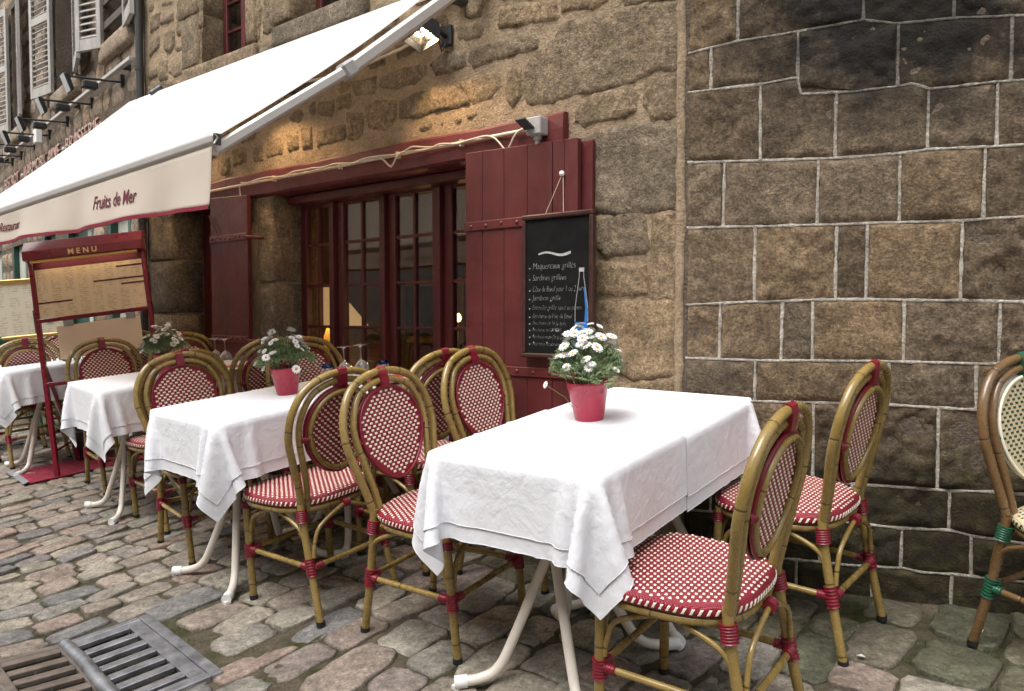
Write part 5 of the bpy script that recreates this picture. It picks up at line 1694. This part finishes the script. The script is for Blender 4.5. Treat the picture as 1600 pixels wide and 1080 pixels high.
def leaf_clump(seed, n, rad, hgt, droop):
    rl = random.Random(seed)
    mb = MB()
    for _ in range(n):
        a = rl.uniform(0, 2 * math.pi); rr = math.sqrt(rl.random()) * (1 + .45 * noise.noise((math.cos(a) * 1.4, math.sin(a) * 1.4, seed)))
        top = Vector((math.cos(a) * rad * rr * 1.05, math.sin(a) * rad * rr * 1.05, hgt * (1 + .5 * noise.noise((math.cos(a) * 1.1 + 7, math.sin(a) * 1.1, seed))) * (1 - .6 * rr * rr) * rl.uniform(.35, 1.0)))
        if rl.random() < droop: top = Vector((math.cos(a) * rad * .98, math.sin(a) * rad * .98, -rl.uniform(-.01, .05)))
        d = (top * .8 + Vector((rl.uniform(-1, 1), rl.uniform(-1, 1), rl.uniform(-.5, .9))) * .055).normalized()
        s = d.cross(Vector((rl.uniform(-.3, .3), rl.uniform(-.3, .3), 1))).normalized()
        L = rl.uniform(.028, .05)
        def strip(p0, dr, ln, w):
            sd = dr.cross(Vector((0, 0, 1)) + s * .4).normalized()
            mid = p0 + dr * ln * .55 + Vector((0, 0, .004)); end = p0 + dr * ln - Vector((0, 0, .003))
            mb.add([p0 - sd * w * .35, p0 + sd * w * .35, mid + sd * w, mid - sd * w, end], [(0, 1, 2, 3), (3, 2, 4)])
        strip(top - d * L * .5, d, L, .0022)
        for f in (.3, .5, .7):
            for sg in (-1, 1):
                strip(top - d * L * .5 + d * L * f, (d * .75 + s * sg * .8).normalized(), L * .42, .0017)
    return mb
def stems(seed, tips, mb):
    for tip in tips:
        b = Vector((tip.x * .15, tip.y * .15, -.01)); m_ = Vector((tip.x * .55, tip.y * .55, tip.z * .62))
        mb.tube([b, m_, tip], .0012, 4, caps=False)
def potted(name, label, x, y, seed, sc=1.0, rz=0.0):
    t = empty(name)
    rp = random.Random(seed)
    mb = MB()
    mb.lathe([(.0, .0), (.047, .0), (.0485, .003), (.0665, .104), (.068, .106), (.0675, .110), (.069, .112), (.0685, .117), (.07, .119), (.0695, .124), (.0712, .130), (.069, .131), (.066, .118), (.0, .117)], 32)
    mb.build('pot', M['pot'], t)
    MB().lathe([(.066, .119), (.03, .123), (.0, .124)], 18).build('potting_soil', M['soil'], t)
    fo = leaf_clump(seed, 620, .118, .135, .0)
    fo.v = [(a, b, max(c + .132, .129) if math.hypot(a, b) < .085 else c + .132) for a, b, c in fo.v]
    tips = []
    while len(tips) < 54:
        a = rp.uniform(0, 2 * math.pi); rr = rp.uniform(.15, 1) ** .6 * (1 + .35 * noise.noise((math.cos(a) * 1.4, math.sin(a) * 1.4, seed)))
        if noise.noise((math.cos(a) * rr * 2.2, math.sin(a) * rr * 2.2, seed * 1.7)) < -.12: continue
        tip = Vector((math.cos(a) * .125 * rr, math.sin(a) * .125 * rr, .185 * (1 - .75 * rr ** 2.4) + rp.uniform(-.02, .015)))
        if all((tip - q).length > .018 for q in tips) or rp.random() < .1: tips.append(tip)
    tips.append(Vector((-.14, -.03, .0)))
    sm = MB(); stems(seed, [q + Vector((0, 0, .13)) for q in tips], sm)
    tag(fo.build('foliage', M['leaf'], t), kind='stuff')
    tag(sm.build('stems', M['leaf'], t), kind='stuff')
    for q in tips:
        out = Vector((q.x, q.y, .06 + max(0, q.z) * .6)).normalized() + Vector((rp.uniform(-.5, .5), rp.uniform(-.5, .5), .1))
        o = link('flower', FL, None, t)
        qt = out.to_track_quat('Z', 'Y') 
        o.rotation_mode = 'QUATERNION'; o.rotation_quaternion = qt
        o.location = q + Vector((0, 0, .13)); k = rp.uniform(.6, 1.12); o.scale = (k, k, k)
        link('flower_centre', FC, None, o)
    on_table(t, x, y, rz, sc=sc)
    tag(t, label, 'potted plant', 'red pots of white daisies')
    return t
potted('daisy_pot', 'red pot of white daisies in front, on the nearest table', .315, 2.70, 3, 1.03)
potted('daisy_pot', 'red pot of white daisies on the second table', -1.0, 3.63, 8, .98, 2.0)
potted('daisy_pot', 'red pot of white daisies on the third table, farthest back', -2.01, 4.63, 12, .95, 4.0)

def wine_glass():
    t = empty('wine_glass')        # stands on its rim
    MB().lathe([(.030, 0), (.0355, .03), (.0375, .055), (.033, .08), (.018, .098), (.0045, .106), (.0035, .12), (.0032, .165), (.005, .172), (.02, .1775), (.034, .1795), (.034, .181), (.0, .1815)], 24).build('glass_body', M['crystal'], t)
    return t
def tumbler():
    t = empty('water_tumbler')     # upside down, thick blue base on top
    MB().lathe([(.034, 0), (.0335, .02), (.031, .06), (.0275, .078)], 24).build('glass_body', M['crystal'], t)
    MB().lathe([(.0278, .078), (.0275, .084), (.026, .095), (.02, .097), (.0, .096)], 24).build('blue_base', M['blue_glass'], t)
    MB().lathe([(.0278, .0775), (.0, .0775)], 24).build('inner_base', M['blue_glass'], t)
    return t
def plate():
    t = empty('dinner_plate')
    MB().lathe([(.0, .004), (.06, .004), (.075, .009)], 32).build('plate_well', M['white'], t)
    MB().lathe([(.075, .0095), (.113, .017), (.118, .0175)], 32).build('red_rim', M['red_print'], t)
    MB().lathe([(.05, .0), (.07, .004), (.118, .0165), (.118, .0175)], 32).build('underside', M['white'], t)
    return t
wg, tu, pl = wine_glass(), tumbler(), plate()
def put(src, x, y, label, cat, group, n=[0], sc=1.0, rz=0.0):
    o = src if src.get('label') is None else copy_tree(src)
    on_table(o, x, y, rz, sc=sc)
    return tag(o, label, cat, group)
put(wg, -.775, 3.86, 'upturned wine glass on the second table, left of the pair', 'glass', 'upturned wine glasses')
put(wg, -.70, 3.90, 'upturned wine glass on the second table, right of the pair', 'glass', 'upturned wine glasses')
put(tu, -.868, 3.88, 'upturned blue based tumbler left of the wine glasses, second table', 'glass', 'upturned blue tumblers')
put(tu, -.595, 3.905, 'upturned blue based tumbler right of the wine glasses, second table', 'glass', 'upturned blue tumblers')
put(wg, -1.69, 4.735, 'upturned wine glass on the third table, right of the pair', 'glass', 'upturned wine glasses')
put(wg, -1.775, 4.80, 'upturned wine glass on the third table, left of the pair', 'glass', 'upturned wine glasses')
put(tu, -1.59, 4.70, 'upturned blue based tumbler on the third table', 'glass', 'upturned blue tumblers')
put(pl, -.54, 3.80, 'white plate with red rim on the second table by the chair', 'plate', 'red rimmed plates')
put(pl, -1.64, 4.60, 'white plate with red rim on the third table below the tumbler', 'plate', 'red rimmed plates')

# ---------------------------------------------------------------- menu stands
ms = empty('menu_stand')
WM = .74
stand(ms, -2.80, 5.45, (-.18, .98))
ms.matrix_world = ms.matrix_world @ Matrix.Rotation(R(-3.2), 4, 'Y')
tag(ms, 'red standing menu frame with gold MENU letters and two sheets', 'menu stand')
lean = .17
def mp(x, z, off=0.0): return (x, -.12 + z * lean - off, z)
for x in (-WM / 2, WM / 2):
    MB().bar(mp(x, .0), mp(x, 1.62), .032, .03, (1, 0, 0)).build('front_leg', M['menu_red'], ms, bevel=.003)
    MB().bar((x, .34, .0), (x, .03, .78), .026, .022, (1, 0, 0)).build('rear_leg', M['menu_red'], ms, bevel=.003)
    MB().bar((x, -.08, .2), (x, .27, .2), .008, .014).build('hinge_stay', M['menu_red'], ms)
for z in (.66, 1.10): MB().bar(mp(-WM / 2, z), mp(WM / 2, z), .03, .028, (0, 0, 1)).build('cross_bar', M['menu_red'], ms, bevel=.003)
bd = MB(); hw = WM / 2 - .017
vs = [mp(-hw, 1.115, .004), mp(hw, 1.115, .004), mp(hw, 1.50, .004), mp(-hw, 1.50, .004)]
bd.add(vs, [(0, 1, 2, 3)], uvs=[[(0, 0), (1, 0), (1, 1), (0, 1)]]).build('menu_sheet', M['menu_paper'], ms)
MB().add([mp(-hw, 1.115, -.01), mp(hw, 1.115, -.01), mp(hw, 1.52, -.01), mp(-hw, 1.52, -.01)], [(0, 3, 2, 1)]).build('back_board', M['menu_red'], ms)
for x0, x1, z0, z1 in ((-hw, hw, 1.455, 1.5), (.18, hw, 1.412, 1.424), (.02, hw, 1.325, 1.336), (.2, hw, 1.288, 1.299), (-hw, -.13, 1.215, 1.226)):
    MB().add([mp(x0, z0, .006), mp(x1, z0, .006), mp(x1, z1, .006), mp(x0, z1, .006)], [(0, 1, 2, 3)]).build('menu_heading', M['text_maroon'], ms)
hdr = MB()
prof = [(-.02, 1.50), (.085, 1.525), (.085, 1.585), (.03, 1.65), (-.03, 1.65)]
vs = []
for x in (-WM / 2 - .02, WM / 2 + .02):
    for off, z in prof: vs.append(mp(x, z, off))
hdr.add(vs, [(0, 1, 2, 3, 4), (9, 8, 7, 6, 5)] + [(i, 5 + i, 5 + (i + 1) % 5, (i + 1) % 5) for i in range(5)])
hd = hdr.build('header', M['menu_red'], ms, bevel=.003)
MB().tube([mp(-WM / 2 + .02, 1.512, .06), mp(WM / 2 - .02, 1.512, .06)], .012, 10).build('brass_lamp_tube', M['brass'], ms)
MB().bar(mp(-WM / 2 + .06, 1.5135, .04), mp(WM / 2 - .06, 1.5135, .04), .012, .006).build('lamp_strip', M['menu_lamp'], ms)
me = text_mesh('MENU', .052, .002, bold=.0015, space=1.6, align='CENTER')
o = link('gold_letters', me, M['gold'], hd)
o.location = (0.0, mp(0, 1.537, .088)[1] + .002, 1.537); o.rotation_euler = (-math.atan(lean), 0, 0)
cs = MB(); cs.add([mp(-.25, .82, .02), mp(.3, .83, .02), mp(.3, 1.06, .02), mp(-.25, 1.05, .02)], [(0, 1, 2, 3)]).build('hanging_card', M['card'], ms)
for x in (-.17, .24): MB().box(x - .03, x + .03, mp(x, 1.06, .03)[1], mp(x, 1.06, .01)[1], 1.045, 1.085).build('card_clip', M['grey_pvc'], ms)
ms2 = empty('menu_board')
stand(ms2, -4.02, 6.25, (-.5, .87))
tag(ms2, 'brass topped menu board with pale sheets cut by the left edge', 'menu stand')
MB().box(-.55, .42, -.02, .02, 1.36, 1.40).build('brass_rail', M['brass'], ms2, bevel=.004)
MB().box(-.55, .42, -.02, .02, .92, .945).build('brass_rail', M['brass'], ms2, bevel=.004)
MB().add([(-.55, -.012, .945), (.42, -.012, .945), (.42, -.012, 1.36), (-.55, -.012, 1.36)], [(0, 1, 2, 3)], uvs=[[(0, 0), (1.2, 0), (1.2, .8), (0, .8)]]).build('menu_sheet', M['menu_paper2'], ms2)
for x0, x1 in ((-.2, -.06), (.215, .25)): MB().box(x0, x1, -.016, -.0135, .955, 1.14).build('green_panel', M['green_paint'], ms2)
o = MB().lathe([(.0, .0), (.045, .0005), (.045, .002)], 18).build('emblem', M['green_paint'], ms2, loc=(.33, -.0155, 1.07), rot=(R(90), 0, 0))
MB().lathe([(.0, .003), (.012, .0028), (.014, .0024)], 12).build('emblem_centre', M['menu_paper2'], o, scale=(1, 2, 1))
MB().box(-.55, .42, -.005, .005, .945, 1.36).build('back_board', M['menu_red'], ms2)
for x in (-.53, .40): MB().box(x - .018, x + .018, .02, .05, .0, 1.38).build('post', M['menu_red'], ms2, bevel=.003)

# carpet
Cp = np.zeros((26, 60, 3))
dirl = unit((.72, .69)); dirw = Vector((dirl.y, -dirl.x))
for j in range(26):
    for i in range(60):
        p = Vector((-3.43, 5.31)) + dirl * (i / 59 * 1.55) + dirw * ((j / 25 - .5) * .5)
        Cp[j, i] = (p.x, p.y, gz(p.x, p.y) + .012 + .004 * noise.noise((p.x * 7, p.y * 7, 0)))
o = link('red_carpet', grid_mesh('red_carpet', Cp), M['carpet'])
md = o.modifiers.new('t', 'SOLIDIFY'); md.thickness = .008; md.offset = 1
tag(o, 'red carpet runner on the cobbles below the menu stand', 'carpet')
e = MB()
vs = []
for j in range(26): vs += [(Cp[j, 0][0] - dirl.x * .03, Cp[j, 0][1] - dirl.y * .03, Cp[j, 0][2] - .004), (Cp[j, 0][0] + dirl.x * .004, Cp[j, 0][1] + dirl.y * .004, Cp[j, 0][2] + .011)]
e.add(vs, [(2 * j, 2 * j + 1, 2 * j + 3, 2 * j + 2) for j in range(25)]).build('edge_strip', M['carpet_edge'], o)

# shrub behind the stand
sh = empty('potted_shrub'); stand(sh, -2.62, 4.98, rotz=0)
stand(sh, -3.2, 5.8, rotz=0)
tag(sh, 'small green potted shrub behind the menu stand post', 'potted plant')
MB().lathe([(.0, 0), (.1, 0), (.13, .22), (.135, .23), (.125, .23), (.12, .21), (.0, .21)], 20).build('pot', M['dark_pvc'], sh)
MB().tube([(0, 0, .2), (.01, 0, .4), (.0, .01, .6)], [.012, .009, .005], 8).build('trunk', M['board_frame'], sh)
rl = random.Random(6); mb = MB()
for _ in range(900):
    z = rl.uniform(.33, .86); rad = .15 * math.sin(math.pi * min(1, (z - .27) / .62)) + .02
    a = rl.uniform(0, 6.28); r_ = rad * math.sqrt(rl.random())
    c = Vector((r_ * math.cos(a), r_ * math.sin(a), z)); d = Vector((math.cos(a) + rl.gauss(0, .5), math.sin(a) + rl.gauss(0, .5), rl.uniform(-.2, .9))).normalized()
    s = d.cross(Vector((rl.gauss(0, 1), rl.gauss(0, 1), rl.gauss(0, 1)))).normalized()
    L, w = rl.uniform(.022, .038), rl.uniform(.006, .009)
    mb.add([c, c + d * L * .5 + s * w, c + d * L, c + d * L * .5 - s * w], [(0, 1, 2, 3)])
tag(mb.build('crown', M['shrub'], sh), kind='stuff')

# ---------------------------------------------------------------- drain grate in the gutter
gr = empty('drain_grate', None)
ang = math.atan2(GR_U.y, GR_U.x)
n = gnormal(GR_C.x + GR_V.x * .1, GR_C.y + GR_V.y * .1)
gr.location = (GR_C.x, GR_C.y, gz(GR_C.x, GR_C.y) + .006); gr.rotation_euler = (0, 0, ang)
tag(gr, 'two winged iron street drain grate in the cobbles, bottom left', 'drain')
sgn = 1 if Vector((-GR_U.y, GR_U.x)).dot(GR_V) > 0 else -1
def wing(side, mat, tilt):
    w = empty('grate_wing', gr); w.rotation_euler = (R(tilt) * side, 0, 0)
    d = .275
    Y = lambda a: a * side
    def slab(x0, x1, a, b, nm='grate_bar', z0=-.02, z1=.0, mt=None):
        y0, y1 = sorted((Y(a), Y(b)))
        MB().box(x0, x1, y0, y1, z0, z1).build(nm, mt or mat, w, bevel=.003)
    slab(-.31, .31, .0, .028, 'grate_rim'); slab(-.31, .31, d - .065, d - .012, 'grate_rim')
    slab(-.345, .345, d - .01, d + .03, 'frame_rim', -.03, .002); slab(-.345, -.313, .0, d - .011, 'frame_rim', -.03, .002); slab(.313, .345, .0, d - .011, 'frame_rim', -.03, .002)
    m = 7; pitch = .62 / m
    slab(-.31, -.31 + pitch * .45, .0285, d - .0655); 
    for k in range(1, m):
        c = -.31 + pitch * k + pitch * .3
        slab(c - pitch * .23, c + pitch * .23, .0285, d - .0655)
    slab(.31 - pitch * .2, .31, .0285, d - .0655)
wing(sgn, M['cast_iron'], 5); wing(-sgn, M['cast_rust'], 1)
MB().tube([(-.33, 0, -.004), (-.1, .004, .0), (.1, -.003, .001), (.33, 0, -.003)], .024, 10).build('hinge_ridge', M['cast_iron'], gr)
MB().box(-.34, .34, -.29, .29, -.5, -.4).build('drain_pit', M['void'], gr)

# ---------------------------------------------------------------- moss, weeds and litter
rl = random.Random(9)
mb = MB()
cnt = 0
while cnt < 5200:
    x, y = rl.uniform(-4.5, 2.2), rl.uniform(1.7, 6.5)
    d = wall_dist(x, y)
    if d < .02 or d > 2.6: continue
    if noise.noise((x * 1.6, y * 1.6, 4)) + (.35 if d < .4 else 0) + (.25 if x > .6 else 0) < .12: continue
    c = Vector((x, y, gz(x, y) - .014))
    hgt = rl.uniform(.006, .017)
    for k in range(3):
        a = rl.uniform(0, 6.28); dd = Vector((math.cos(a), math.sin(a), 0)); s = Vector((-dd.y, dd.x, 0)) * .0018
        mb.add([c - s, c + s, c + dd * hgt * .6 + Vector((0, 0, hgt))], [(0, 1, 2)])
    cnt += 1
o = mb.build('moss', M['moss'])
tag(o, 'low moss and weeds growing in the joints of the cobbles', 'moss', kind='stuff')
for i, (x, y, sz, m, lb) in enumerate(((1.02, 2.86, .03, 'dead_leaf', 'dry brown leaf on the ground under the chair by the wall'), (1.58, 2.55, .016, 'bread', 'white paper scrap on the paving near the right wall'), (1.12, 2.42, .014, 'bread', 'white paper scrap beside the chair foot by the wall'))):
    q = MB().add([(-sz, 0, 0), (0, -sz * .6, .003), (sz, .1 * sz, .001), (0, sz * .6, .005), (-sz, 0, .0015), (0, -sz * .6, .0045), (sz, .1 * sz, .0025), (0, sz * .6, .0065)], [(0, 3, 2, 1), (4, 5, 6, 7), (0, 1, 5, 4), (1, 2, 6, 5), (2, 3, 7, 6), (3, 0, 4, 7)]).build('leaf_litter' if m == 'dead_leaf' else 'paper_scrap', M[m])
    stand(q, x, y, rotz=i * 1.3, dz=.012); tag(q, lb, 'litter')
